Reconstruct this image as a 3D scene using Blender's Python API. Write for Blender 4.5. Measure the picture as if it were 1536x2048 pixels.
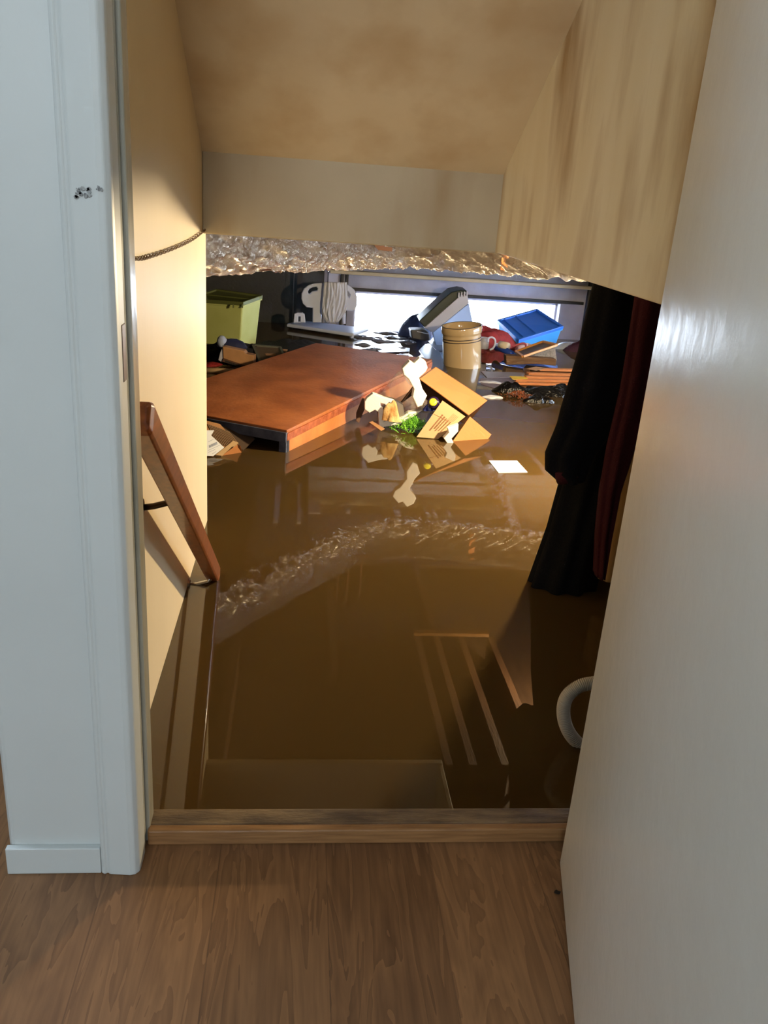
import bpy, bmesh, math, random
from mathutils import Vector, Matrix, noise
for o in list(bpy.data.objects): bpy.data.objects.remove(o)
SC = bpy.context.scene
COL = SC.collection
# ------------------------------------------------------------------ camera
F_PX, PITCH, ROLL, YAW, EYE = 1672.2, .358035, .0738969, .112876, 1.05
cp, sp = math.cos(PITCH), math.sin(PITCH)
FW = Vector((math.sin(YAW)*cp, math.cos(YAW)*cp, -sp))
rt0 = Vector((math.cos(YAW), -math.sin(YAW), 0)); up0 = rt0.cross(FW)
RT = rt0*math.cos(ROLL) + up0*math.sin(ROLL)
UP = -rt0*math.sin(ROLL) + up0*math.cos(ROLL)
cam = bpy.data.cameras.new('camera'); co = bpy.data.objects.new('camera', cam); COL.objects.link(co)
cam.sensor_fit = 'VERTICAL'; cam.sensor_height = 24.0; cam.lens = F_PX/2048*24.0; cam.clip_start = .02
co.matrix_world = Matrix(((RT.x, UP.x, -FW.x, 0), (RT.y, UP.y, -FW.y, 0), (RT.z, UP.z, -FW.z, EYE), (0, 0, 0, 1)))
SC.camera = co
# ------------------------------------------------------------------ exposure, world, lights
vs = SC.view_settings
SC.display_settings.display_device = 'sRGB'
vs.view_transform = 'Standard'; vs.look = 'None'; vs.exposure = 0.0; vs.gamma = 1.0; vs.use_curve_mapping = False
w = bpy.data.worlds.new('daylight'); SC.world = w; w.use_nodes = True
bg = w.node_tree.nodes['Background']; bg.inputs[0].default_value = (.72, .84, 1.0, 1); bg.inputs[1].default_value = 30.0

def area(name, loc, target, sx, sy, power, color):
    l = bpy.data.lights.new(name, 'AREA'); l.shape = 'RECTANGLE'; l.size = sx; l.size_y = sy; l.energy = power; l.color = color
    o = bpy.data.objects.new(name, l); COL.objects.link(o); o.location = loc
    o.rotation_euler = (Vector(target)-Vector(loc)).to_track_quat('-Z', 'Y').to_euler(); return o
area('hall_window_light', (-.35, -2.3, 1.75), (.05, 1.2, .9), 1.0, 1.1, 54, (.86, .94, 1.0))
l = bpy.data.lights.new('basement_bulb', 'POINT'); l.energy = 265; l.color = (1.0, .78, .46); l.shadow_soft_size = .045
lo = bpy.data.objects.new('basement_bulb', l); COL.objects.link(lo); lo.location = (1.45, 3.59, .806)

# ------------------------------------------------------------------ helpers
def ray(x, y): return FW*F_PX + RT*(x-768) - UP*(y-1024)
def at(x, y, Y):
    d = ray(x, y); return Vector((0, 0, EYE)) + d*(Y/d.y)
def atz(x, y, z):
    d = ray(x, y); return Vector((0, 0, EYE)) + d*((z-EYE)/d.z)
WZ = -.15
def lin(c): return tuple(((v/255+.055)/1.055)**2.4 if v/255 > .04045 else v/255/12.92 for v in c)
def mat(name, rgb, rough=.6, metal=0, var=0, vscale=6, bump=0, bscale=30, rgb2=None, stretch=(1, 1, 1), spec=.5, trans=0, alpha=1, detail=4, bdist=.01, coat=0, ior=1.45):
    m = bpy.data.materials.new(name); m.use_nodes = True; nt = m.node_tree; N = nt.nodes; L = nt.links
    b = N['Principled BSDF']; c = lin(rgb)
    b.inputs['Base Color'].default_value = (*c, 1); b.inputs['Roughness'].default_value = rough; b.inputs['Metallic'].default_value = metal
    b.inputs['Specular IOR Level'].default_value = spec; b.inputs['Transmission Weight'].default_value = trans; b.inputs['Alpha'].default_value = alpha
    b.inputs['Coat Weight'].default_value = coat; b.inputs['IOR'].default_value = ior
    tc = N.new('ShaderNodeTexCoord'); mp = N.new('ShaderNodeMapping'); mp.inputs['Scale'].default_value = stretch; L.new(tc.outputs['Object'], mp.inputs['Vector'])
    if var or rgb2:
        n = N.new('ShaderNodeTexNoise'); n.inputs['Scale'].default_value = vscale; n.inputs['Detail'].default_value = detail; L.new(mp.outputs[0], n.inputs['Vector'])
        r = N.new('ShaderNodeValToRGB'); c2 = lin(rgb2) if rgb2 else tuple(v*(1-var) for v in c)
        r.color_ramp.elements[0].position = .32; r.color_ramp.elements[1].position = .68
        r.color_ramp.elements[0].color = (*c2, 1); r.color_ramp.elements[1].color = (*c, 1)
        L.new(n.outputs[0], r.inputs[0]); L.new(r.outputs[0], b.inputs['Base Color'])
    if bump:
        n2 = N.new('ShaderNodeTexNoise'); n2.inputs['Scale'].default_value = bscale; n2.inputs['Detail'].default_value = 4; L.new(mp.outputs[0], n2.inputs['Vector'])
        bp = N.new('ShaderNodeBump'); bp.inputs['Strength'].default_value = bump; bp.inputs['Distance'].default_value = bdist
        L.new(n2.outputs[0], bp.inputs['Height']); L.new(bp.outputs[0], b.inputs['Normal'])
    return m
class MB:
    def __init__(s): s.v = []; s.f = []
    def add(s, vs_, fs_):
        k = len(s.v); s.v += [Vector(p) for p in vs_]; s.f += [tuple(i+k for i in f) for f in fs_]; return s
    def box(s, a, b):
        (x0, y0, z0), (x1, y1, z1) = a, b
        return s.add([(x0,y0,z0),(x1,y0,z0),(x1,y1,z0),(x0,y1,z0),(x0,y0,z1),(x1,y0,z1),(x1,y1,z1),(x0,y1,z1)],
                     [(0,3,2,1),(4,5,6,7),(0,1,5,4),(1,2,6,5),(2,3,7,6),(3,0,4,7)])
    def hexa(s, lo_, hi):   # two quads joined
        return s.add(list(lo_)+list(hi), [(3,2,1,0),(4,5,6,7),(0,1,5,4),(1,2,6,5),(2,3,7,6),(3,0,4,7)])
    def prism(s, poly, vec):
        n = len(poly); vec = Vector(vec); P = [Vector(p) for p in poly]
        return s.add(P+[p+vec for p in P], [tuple(range(n-1, -1, -1)), tuple(range(n, 2*n))]+[(i, (i+1) % n, n+(i+1) % n, n+i) for i in range(n)])
    def bar(s, a, b, w_, h_, upv=(0, 0, 1)):
        a, b = Vector(a), Vector(b); d = (b-a).normalized(); u = Vector(upv); r = d.cross(u).normalized(); u = r.cross(d)
        q = lambda p: [p-r*w_/2-u*h_/2, p+r*w_/2-u*h_/2, p+r*w_/2+u*h_/2, p-r*w_/2+u*h_/2]
        return s.add(q(a)+q(b), [(0,1,2,3),(7,6,5,4),(0,4,5,1),(1,5,6,2),(2,6,7,3),(3,7,4,0)])
    def tube(s, pts, rad, n=14, wob=0, seed=0, caps=True, flat=1.0):
        pts = [Vector(p) for p in pts]; k0 = len(s.v); N_ = len(pts)
        pr = None
        for i, p in enumerate(pts):
            d = (pts[min(i+1, N_-1)]-pts[max(i-1, 0)]).normalized()
            u = Vector((0, 0, 1)) if abs(d.z) < .93 else Vector((1, 0, 0))
            r = d.cross(u).normalized() if pr is None else (pr - d*pr.dot(d)).normalized()
            pr = r; u = r.cross(d); R_ = rad(i/(N_-1)) if callable(rad) else rad
            for j in range(n):
                a = 2*math.pi*j/n; q = r*math.cos(a)+u*math.sin(a)*flat
                rr = R_*(1 + (wob*noise.noise((p+q*R_)*14+Vector((seed, 0, 0))) + wob*.6*noise.noise((p+q*R_)*38+Vector((seed, 5, 0))) if wob else 0))
                s.v.append(p+q*rr)
        for i in range(N_-1):
            for j in range(n):
                a = k0+i*n+j; b = k0+i*n+(j+1) % n; s.f.append((a, b, b+n, a+n))
        if caps: s.f.append(tuple(k0+j for j in range(n-1, -1, -1))); s.f.append(tuple(k0+(N_-1)*n+j for j in range(n)))
        return s
    def lathe(s, prof, n=48, M=Matrix()):
        k0 = len(s.v)
        for r, z in prof:
            for j in range(n): a = 2*math.pi*j/n; s.v.append(M @ Vector((r*math.cos(a), r*math.sin(a), z)))
        for i in range(len(prof)-1):
            for j in range(n):
                a = k0+i*n+j; b = k0+i*n+(j+1) % n; s.f.append((a, b, b+n, a+n))
        return s
    def grid(s, fn, nu, nv, thick=0):
        k0 = len(s.v)
        for i in range(nu+1):
            for j in range(nv+1): s.v.append(Vector(fn(i/nu, j/nv)))
        for i in range(nu):
            for j in range(nv):
                a = k0+i*(nv+1)+j; s.f.append((a, a+nv+1, a+nv+2, a+1))
        return s
def root_loc(p):
    while p.parent: p = p.parent
    return Vector(p.location)
def obj(name, mb, m, parent=None, smooth=False, bevel=0, seg=2, solid=0, subd=0, origin=None):
    me = bpy.data.meshes.new(name); o = bpy.data.objects.new(name, me); COL.objects.link(o)
    if parent: L0 = root_loc(parent); o.parent = parent
    else:
        if origin is None:
            xs = [v.x for v in mb.v]; ys = [v.y for v in mb.v]; zs = [v.z for v in mb.v]
            origin = ((min(xs)+max(xs))/2, (min(ys)+max(ys))/2, min(zs))
        L0 = Vector(origin); o.location = L0
    me.from_pydata([tuple(v-L0) for v in mb.v], [], mb.f); me.materials.append(m)
    bm = bmesh.new(); bm.from_mesh(me); bmesh.ops.recalc_face_normals(bm, faces=bm.faces); bm.to_mesh(bm_me := me); bm.free()
    if smooth:
        for p in me.polygons: p.use_smooth = True
    if solid: md = o.modifiers.new('solid', 'SOLIDIFY'); md.thickness = solid; md.offset = 0
    if bevel: md = o.modifiers.new('bevel', 'BEVEL'); md.width = bevel; md.segments = seg; md.limit_method = 'ANGLE'
    if subd: md = o.modifiers.new('sub', 'SUBSURF'); md.levels = subd; md.render_levels = subd
    return o
def shape2d(name, outline, holes, Y, th, m, parent=None, bev=.004, M=None):
    """outline/holes: lists of (X, Z); solid slab of thickness th with its front at Y"""
    cu = bpy.data.curves.new(name, 'CURVE'); cu.dimensions = '2D'; cu.fill_mode = 'BOTH'; cu.extrude = max(th/2-bev, .001); cu.bevel_depth = bev; cu.bevel_resolution = 2; cu.offset = -bev
    for pts in [outline]+list(holes):
        sp_ = cu.splines.new('POLY'); sp_.points.add(len(pts)-1); sp_.use_cyclic_u = True
        for i, (x, z) in enumerate(pts): sp_.points[i].co = (x, z, 0, 1)
    t = bpy.data.objects.new('tmp', cu); COL.objects.link(t); bpy.context.view_layer.update()
    me = bpy.data.meshes.new_from_object(t.evaluated_get(bpy.context.evaluated_depsgraph_get())); bpy.data.objects.remove(t)
    mb = MB(); K = M or Matrix()
    mb.v = [K @ Vector((v.co.x, Y+th/2-v.co.z, v.co.y)) for v in me.vertices]; mb.f = [tuple(p.vertices) for p in me.polygons]
    return obj(name, mb, m, parent)
def px2(pts, Y): return [(lambda p: (p.x, p.z))(at(x, y, Y)) for x, y in pts]
def tag(o, label=None, cat=None, group=None, kind=None):
    if label: o['label'] = label
    if cat: o['category'] = cat
    if group: o['group'] = group
    if kind: o['kind'] = kind
    return o
def struct(o): o['kind'] = 'structure'; return o
def thing(name, loc, label, cat, group=None):
    o = bpy.data.objects.new(name, None); COL.objects.link(o); o.location = loc; o.empty_display_size = .05
    bpy.context.view_layer.update(); return tag(o, label, cat, group)
def rnd(a, b): return random.uniform(a, b)

# ------------------------------------------------------------------ materials
def paint_mat(name, rgb, rgb2, rough, scale=1.5, stretch=(1, 1, .35), bump=.12, stain=None, pos=(.45, .75)):
    m = mat(name, rgb, rough, rgb2=rgb2, vscale=scale, stretch=stretch, bump=bump, bscale=60, bdist=.003, detail=6)
    if stain:
        nt = m.node_tree; N = nt.nodes; L = nt.links; b = N['Principled BSDF']; old = b.inputs['Base Color'].links[0].from_socket
        n = N.new('ShaderNodeTexNoise'); n.inputs['Scale'].default_value = 3.5; n.inputs['Detail'].default_value = 5
        mp = N.new('ShaderNodeMapping'); mp.inputs['Scale'].default_value = (1.6, 1.6, .4); tc = N.new('ShaderNodeTexCoord'); L.new(tc.outputs['Object'], mp.inputs[0]); L.new(mp.outputs[0], n.inputs['Vector'])
        r = N.new('ShaderNodeValToRGB'); r.color_ramp.elements[0].position = pos[0]; r.color_ramp.elements[1].position = pos[1]
        L.new(n.outputs[0], r.inputs[0]); mx = N.new('ShaderNodeMixRGB'); mx.inputs[2].default_value = (*lin(stain), 1)
        L.new(r.outputs[0], mx.inputs[0]); L.new(old, mx.inputs[1]); L.new(mx.outputs[0], b.inputs['Base Color'])
    return m
M_wall = paint_mat('stair_wall_paint', (230, 214, 182), (218, 200, 164), .42, bump=.15)
M_wallR = paint_mat('stained_wall_paint', (236, 230, 212), (222, 212, 186), .38, scale=2.5, stretch=(1, 2.0, .3), stain=(168, 142, 106), pos=(.48, .72))
M_soffit = paint_mat('soffit_paint', (230, 216, 188), (218, 202, 172), .5, scale=3, stretch=(1, 1, 1), stain=(202, 178, 140), pos=(.45, .8))
M_header = paint_mat('header_paint', (200, 190, 164), (186, 174, 148), .5, scale=3, stretch=(1, 1, 1), stain=(165, 140, 100), pos=(.5, .9))
M_white = mat('white_trim_paint', (200, 206, 206), .38, var=.07, vscale=3, bump=.1, bscale=40, bdist=.003)
M_door = mat('door_gloss_paint', (220, 217, 208), .23, var=.06, vscale=2, bump=.22, bscale=22, bdist=.004, spec=.6)
M_dirt = mat('dark_smudge', (96, 98, 102), .8, rgb2=(168, 172, 172), vscale=160)
M_oldwood = mat('weathered_sill', (122, 98, 68), .6, rgb2=(74, 56, 38), vscale=14, stretch=(1, 4, 4), bump=.3, bscale=60)
M_sill = mat('threshold_wood', (150, 110, 70), .35, rgb2=(124, 88, 54), vscale=18, stretch=(.6, 8, 8), bump=.1, bscale=50)
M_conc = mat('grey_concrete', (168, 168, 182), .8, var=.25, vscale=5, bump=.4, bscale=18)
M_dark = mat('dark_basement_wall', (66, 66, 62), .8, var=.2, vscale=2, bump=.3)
M_black = mat('black_paint', (20, 21, 24), .5)
M_joist = mat('old_joist_wood', (88, 58, 34), .7, var=.35, vscale=8, stretch=(6, .6, 6), bump=.3)
M_sub = mat('subfloor_boards', (70, 48, 30), .75, var=.35, vscale=6, stretch=(5, .7, 1), bump=.3)
M_cream = mat('cream_board', (205, 186, 150), .5, var=.15, vscale=6)
M_pale = mat('pale_batten', (215, 215, 222), .5, var=.1)
M_steel = mat('steel', (170, 168, 165), .3, metal=1, bump=.1)
M_bronze = mat('dark_bronze', (62, 48, 38), .35, metal=.8)
def foil_mat(name, rgb, rough, sc=26, st=1.0):
    m = mat(name, rgb, rough, metal=1.0); nt = m.node_tree; N = nt.nodes; L = nt.links; b = N['Principled BSDF']
    tc = N.new('ShaderNodeTexCoord'); n1 = N.new('ShaderNodeTexNoise'); n1.inputs['Scale'].default_value = sc*1.4; n1.inputs['Detail'].default_value = 3; n1.inputs['Distortion'].default_value = 1.2
    v = N.new('ShaderNodeTexVoronoi'); v.inputs['Scale'].default_value = sc*1.1; v.feature = 'F1'
    mp = N.new('ShaderNodeMapping'); mp.inputs['Scale'].default_value = (.8, 1, 1); L.new(tc.outputs['Object'], mp.inputs[0]); L.new(mp.outputs[0], n1.inputs['Vector']); L.new(n1.outputs['Color'], v.inputs['Vector'])
    ad = N.new('ShaderNodeMath'); ad.operation = 'ADD'; L.new(n1.outputs[0], ad.inputs[0]); L.new(v.outputs['Distance'], ad.inputs[1])
    bp = N.new('ShaderNodeBump'); bp.inputs['Strength'].default_value = st; bp.inputs['Distance'].default_value = .015; L.new(ad.outputs[0], bp.inputs['Height']); L.new(bp.outputs[0], b.inputs['Normal'])
    return m
M_foil = foil_mat('crumpled_foil', (246, 240, 232), .24)
M_board = mat('red_brown_board', (182, 112, 68), .42, rgb2=(146, 84, 50), vscale=5, stretch=(1, 1, 1), bump=.25, bscale=40, detail=8)
M_edge = mat('pale_pine_edge', (206, 134, 74), .5, rgb2=(176, 104, 52), vscale=9, bump=.1)
M_ply = mat('rough_ply_edge', (176, 98, 62), .7, rgb2=(140, 70, 42), vscale=30, bump=.5, bscale=80)
M_greyrail = mat('grey_blue_rail', (96, 100, 118), .5, rgb2=(62, 66, 82), vscale=12, bump=.4)
M_card = mat('cardboard', (178, 116, 66), .75, var=.1, vscale=5, bump=.1, bscale=60)
M_cardL = mat('pale_cardboard', (184, 152, 112), .75, var=.12, vscale=5)
M_cardD = mat('dark_and_shaded_cardboard', (92, 60, 38), .7, var=.3)  # dark card; also holds the shade inside the tipped box
M_cardT = mat('tan_cardboard', (170, 124, 82), .8, var=.2, vscale=14)
M_ink = mat('brown_print', (124, 82, 52), .8)
M_inkd = mat('dark_print', (44, 36, 32), .8)
M_foam = mat('white_foam', (240, 238, 232), .6, bump=.1, bscale=150)
M_plastic_w = mat('white_plastic', (208, 216, 240), .35, var=.05)
M_clear = mat('clear_film', (176, 174, 166), .08, trans=0, alpha=.20, bump=.9, bscale=30, bdist=.02)
M_bagw = mat('milky_film', (216, 220, 238), .3, trans=.1, bump=.8, bscale=18, bdist=.02, stretch=(3, 1, .6))
M_stone = mat('stoneware_glaze', (190, 164, 124), .1, var=.08, vscale=3, coat=.5)
M_band = mat('dark_blue_band', (40, 38, 52), .2)
M_blue = mat('blue_plastic', (34, 98, 196), .3, spec=.6); M_blueLit = mat('daylit_blue_plastic', (66, 152, 226), .35)  # paler blue for the bin body: daylight on its side put into the colour
M_lime = mat('lime_plastic', (208, 214, 136), .45, rgb2=(196, 202, 120), vscale=4); M_olive = mat('olive_lid', (98, 104, 56), .5)
M_grey = mat('grey_plastic', (176, 176, 190), .4); M_dgreen = mat('dark_green_plastic', (20, 36, 30), .4)
M_navy = mat('navy_fabric', (26, 30, 62), .8, var=.2); M_slate = mat('slate_blue_fabric', (60, 72, 104), .85, var=.3, vscale=12, bump=.5)
M_blackf = mat('black_coat_fabric', (9, 10, 15), .9, bump=.3, bscale=200, spec=.15); M_charf = mat('charcoal_coat_fabric', (15, 15, 16), .95, bump=.3, bscale=200, spec=.15)
M_maroon = mat('maroon_fabric', (54, 14, 24), .85, bump=.3, bscale=150, spec=.2); M_beigef = mat('beige_fabric', (168, 132, 84), .9)
M_red = mat('red_fabric', (142, 32, 30), .7, var=.3, vscale=20, bump=.6, bscale=40)
M_blackp = mat('black_bin_bag', (12, 12, 13), .22, bump=.9, bscale=22, bdist=.03)
M_dry = mat('dried_flowers', (150, 82, 44), .8, rgb2=(86, 40, 22), vscale=60)
M_tissue = mat('tan_tissue', (222, 190, 132), .7, rgb2=(176, 124, 66), vscale=22, bump=.8)
M_green = mat('green_paper_grass', (140, 206, 60), .6, rgb2=(76, 150, 44), vscale=30)
M_yellow = mat('yellow_cap', (232, 226, 60), .4); M_purple = mat('dark_purple_jar', (40, 26, 60), .2)
M_paper = mat('white_paper', (226, 230, 240), .6); M_barcode = mat('grey_barcode_print', (128, 138, 168), .7)
M_rail = mat('varnished_handrail', (150, 84, 44), .28, rgb2=(112, 56, 28), vscale=10, stretch=(8, 1, 8), coat=.3)
M_cord = mat('brown_cord', (96, 74, 52), .8); M_hose = mat('ribbed_grey_hose', (176, 166, 150), .5)
M_slat = mat('orange_slats', (196, 122, 66), .5, var=.25, vscale=8, stretch=(.6, 6, 6)); M_tagy = mat('yellow_label', (226, 186, 40), .5)
M_debris = mat('muddy_film', (120, 124, 138), .22, rgb2=(78, 80, 92), vscale=16, bump=.7, bscale=24); M_mag = mat('dark_magazine', (50, 36, 42), .3, var=.4, vscale=20)
M_frame = mat('oak_frame', (206, 142, 64), .4, var=.2); M_print = mat('dull_picture', (112, 98, 76), .5, rgb2=(76, 68, 58), vscale=10)
M_news = mat('newsprint', (150, 140, 128), .8, rgb2=(112, 104, 96), vscale=70); M_log = mat('wet_brown_plank', (110, 74, 34), .5, var=.4, vscale=14, stretch=(.5, 4, 4), bump=.4)
M_pink = mat('pale_pink_plastic', (204, 168, 164), .5)
# vinyl plank floor
def floor_mat():
    m = mat('vinyl_planks', (150, 108, 72), .42); nt = m.node_tree; N = nt.nodes; L = nt.links; b = N['Principled BSDF']
    tc = N.new('ShaderNodeTexCoord'); sx = N.new('ShaderNodeSeparateXYZ'); L.new(tc.outputs['Object'], sx.inputs[0])
    def mth(op, a, bb=None):
        n = N.new('ShaderNodeMath'); n.operation = op
        for k, q in enumerate((a, bb)):
            if q is None: continue
            if isinstance(q, (int, float)): n.inputs[k].default_value = q
            else: L.new(q, n.inputs[k])
        return n.outputs[0]
    u = mth('DIVIDE', mth('ADD', sx.outputs[0], 5.065-3.0), .178); idx = mth('FLOOR', u); fr = mth('FRACT', u)
    wn = N.new('ShaderNodeTexWhiteNoise'); wn.noise_dimensions = '1D'; L.new(idx, wn.inputs['W'])
    cb = N.new('ShaderNodeCombineXYZ'); L.new(mth('MULTIPLY', sx.outputs[0], 11.), cb.inputs[0]); L.new(mth('ADD', mth('MULTIPLY', sx.outputs[1], 1.6), mth('MULTIPLY', idx, 7.3)), cb.inputs[1])
    n1 = N.new('ShaderNodeTexNoise'); n1.inputs['Scale'].default_value = 1.5; n1.inputs['Detail'].default_value = 3; n1.inputs['Distortion'].default_value = 1.6; L.new(cb.outputs[0], n1.inputs['Vector'])
    rings = mth('FRACT', mth('MULTIPLY', n1.outputs[0], 6.0))
    cb2 = N.new('ShaderNodeCombineXYZ'); L.new(mth('MULTIPLY', sx.outputs[0], 130.), cb2.inputs[0]); L.new(mth('MULTIPLY', sx.outputs[1], 5.), cb2.inputs[1])
    n2 = N.new('ShaderNodeTexNoise'); n2.inputs['Scale'].default_value = 1.; n2.inputs['Detail'].default_value = 4; L.new(cb2.outputs[0], n2.inputs['Vector'])
    fac = mth('ADD', mth('MULTIPLY', rings, .28), mth('ADD', mth('MULTIPLY', n2.outputs[0], .5), mth('MULTIPLY', wn.outputs[0], .30)))
    r = N.new('ShaderNodeValToRGB'); r.color_ramp.elements[0].position = .2; r.color_ramp.elements[1].position = .85
    r.color_ramp.elements[0].color = (*lin((86, 58, 36)), 1); r.color_ramp.elements[1].color = (*lin((138, 100, 66)), 1); L.new(fac, r.inputs[0])
    seam = mth('LESS_THAN', fr, .012); mx = N.new('ShaderNodeMixRGB'); mx.inputs[2].default_value = (*lin((60, 38, 24)), 1); L.new(mth('MULTIPLY', seam, .4), mx.inputs[0]); L.new(r.outputs[0], mx.inputs[1]); L.new(mx.outputs[0], b.inputs['Base Color'])
    return m
M_floor = floor_mat()

# ------------------------------------------------------------------ setting: hall
struct(obj('floor', MB().box((-1.6, -2.6, -.04), (1.3, 1.166, 0)).box((-1.7, 1.166, -.04), (-.43, 1.42, 0)), M_floor, origin=(0, 0, 0)))
struct(obj('wall_hall_left', MB().box((-1.7, -2.6, 0), (-1.6, 1.5, 2.6)), M_white))
struct(obj('wall_hall_right', MB().box((1.3, -2.6, 0), (1.4, 1.2, 2.6)), M_white))
struct(obj('wall_hall_back', MB().box((-1.7, -2.7, 0), (1.4, -2.6, 2.6)), M_white))
struct(obj('ceiling_hall', MB().box((-1.7, -2.7, 2.6), (1.4, 1.2, 2.7)), M_white))
struct(obj('wall_hall_front', MB().box((-.436, 1.1, 0), (-.262, 1.2, 2.6)), M_white, bevel=.012, seg=3))
struct(obj('wall_recess', MB().box((-1.7, 1.42, 0), (-.40, 1.5, 2.6)), mat('grey_green_paint', (120, 126, 108), .7, rgb2=(150, 152, 140), vscale=20)))
struct(obj('wall_recess_side', MB().box((-.436, 1.2, 0), (-.42, 1.43, 2.6)), M_white))
struct(obj('wall_over_door', MB().box((-.262, 1.1, 2.05), (1.3, 1.2, 2.6)), M_white))
struct(obj('wall_hall_front_right', MB().box((.56, 1.1, 0), (1.3, 1.2, 2.05)), M_white))
# casing: moulded profile (X, Y) swept up
prof = [(-.291, 1.1), (-.291, 1.089), (-.285, 1.086), (-.281, 1.089), (-.277, 1.086), (-.245, 1.083), (-.237, 1.085), (-.231, 1.092), (-.230, 1.1), (-.230, 1.135), (-.262, 1.135), (-.262, 1.1)]
c = struct(obj('trim_1', MB().prism([(x, y, 0) for x, y in prof], (0, 0, 2.1)), M_white, bevel=.002))
s = MB()
random.seed(4)
for k in range(26):
    px, py = 165+rnd(-14, 16), 385+rnd(-9, 9)
    if k > 20: px, py = rnd(185, 215), 378+rnd(-3, 3)
    p = at(px, py, 1.0815); rr = rnd(.0006, .0028)
    s.add([p+Vector((rr*math.cos(a)*rnd(.6, 1.4), 0, rr*math.sin(a)*rnd(.5, 1.3))) for a in [i*math.pi/3 for i in range(6)]], [tuple(range(6))])
obj('smudge', s, M_dirt, c)
# door jamb, stop, strike plate
M_jamb = mat('worn_jamb_paint', (190, 190, 180), .22, rgb2=(150, 146, 130), vscale=8, stretch=(1, 1, .3), bump=.15)
j = struct(obj('trim_2', MB().box((-.262, 1.135, 0), (-.232, 1.16, 2.05)).box((-.262, 1.16, 0), (-.226, 1.20, 2.05)), M_jamb, bevel=.003))
struct(obj('trim_3', MB().box((-.345, 1.20, WZ-.3), (-.249, 1.222, 2.05)), M_jamb, bevel=.003))
sp_ = MB().box((-.2335, 1.112, .80), (-.229, 1.134, .875)); obj('strike_plate', sp_, M_bronze, j, bevel=.0015)
struct(obj('trim_4', MB().box((.53, 1.10, 0), (.56, 1.20, 2.05)), M_jamb, bevel=.003))
struct(obj('baseboard_front', MB().box((-.437, 1.089, 0), (-.2915, 1.1, .050)), M_white, bevel=.0015))
# threshold
th = struct(obj('trim_5', MB().box((-.229, 1.150, 0), (.53, 1.166, .030)), M_sill, bevel=.003))
struct(obj('trim_6', MB().box((-.249, 1.166, WZ-.4), (.56, 1.207, .029)), M_oldwood, bevel=.004))
# door leaf
hx, hy = .470, 1.092; dd = Vector((-.0635, -.288, 0)).normalized(); nn = Vector((-dd.y, dd.x, 0)); nn = nn if nn.x > 0 else -nn
P0 = Vector((hx, hy, .009)); P1 = P0+dd*.80
door = struct(obj('door_1', MB().prism([P0, P1, P1+nn*.036, P0+nn*.036], (0, 0, 2.02)), M_door, bevel=.003, seg=3))
for zz in (.22, 1.05, 1.82):
    q = P0+nn*.012+Vector((0, 0, zz)); obj('hinge', MB().tube([q+nn*.03-dd*.006, q+nn*.03-dd*.006+Vector((0, 0, .08))], .006), M_steel, door, smooth=True)
q = P0+dd*.74+Vector((0, 0, .93)); obj('door_knob', MB().lathe([(0, 0), (.028, 0), (.028, .005), (.012, .008), (.012, .03), (.026, .045), (.028, .055), (.02, .066), (0, .068)], 24, Matrix.Translation(q) @ (-nn).to_track_quat('Z', 'Y').to_matrix().to_4x4()), M_steel, door, smooth=True)

# ------------------------------------------------------------------ setting: stairwell
XL, XR, YH, ZH = -.334, .647, 2.934, .905
struct(obj('wall_left', MB().box((XL-.09, 1.22, -.9), (XL, 3.034, 2.6)), M_wall, bevel=.006, seg=3))
sl = math.tan(math.radians(30)); ytop = YH-(2.45-1.15)/sl
struct(obj('ceiling', MB().prism([(XL, YH, 1.15), (XL, YH-1.25, 1.15+1.25*sl), (XL, YH-1.25, 1.15+1.25*sl+.05), (XL, YH, 1.2)], (XR-XL+.02, 0, 0)), M_soffit))
struct(obj('wall_header', MB().box((XL, YH, ZH-.004), (XR+.02, YH+.03, 1.3)), M_header, bevel=.004))
struct(obj('wall_right', MB().box((XR, 1.2, ZH-.001), (XR+.02, YH+.03, 2.6)), M_wallR, bevel=.003))
struct(obj('ceiling_upper', MB().box((XL-.09, 1.2, 2.0), (XR+.02, YH-1.2, 2.05)), M_soffit))
# ------------------------------------------------------------------ setting: basement
YB, XA, XB = 8.3, -2.2, 4.3
zc = 1.16
wx = [(.50, 1.52), (1.60, 2.545)]; wt, wb = .19, -.24
bk = MB().box((XA, YB, -.8), (wx[0][0], YB+.25, zc)).box((wx[1][1], YB, -.8), (XB, YB+.25, zc)).box((wx[0][0], YB, wt), (wx[1][1], YB+.25, zc)).box((wx[0][0], YB, -.8), (wx[1][1], YB+.25, wb)).box((wx[0][1], YB, wb), (wx[1][0], YB+.25, wt))
struct(obj('wall_back', bk, M_conc))
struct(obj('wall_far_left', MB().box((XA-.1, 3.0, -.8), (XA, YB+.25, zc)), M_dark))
wy0, wy1, wz0, wz1 = 4.7, 7.2, -.02, .78
struct(obj('wall_far_right', MB().box((XB, 1.2, -.8), (XB+.1, wy0, zc)).box((XB, wy1, -.8), (XB+.1, YB+.25, zc)).box((XB, wy0, -.8), (XB+.1, wy1, wz0)).box((XB, wy0, wz1), (XB+.1, wy1, zc)), M_conc))
f = struct(obj('window_3', MB().box((XB+.04, wy0, wz1-.02), (XB+.07, wy1, wz1)).box((XB+.04, wy0, wz0), (XB+.07, wy1, wz0+.02)).box((XB+.04, wy0, wz0), (XB+.07, wy0+.02, wz1)).box((XB+.04, wy1-.02, wz0), (XB+.07, wy1, wz1)), M_white))  # unseen window, added to bring side daylight onto crock and bins
obj('glass', MB().box((XB+.05, wy0+.02, wz0+.02), (XB+.056, wy1-.02, wz1-.02)), mat('added_window_glass', (255, 255, 255), 0, trans=1, ior=1.0), f)
struct(obj('wall_near_left', MB().box((XA, 2.95, -.8), (XL-.09, 3.034, zc)), M_dark))
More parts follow.
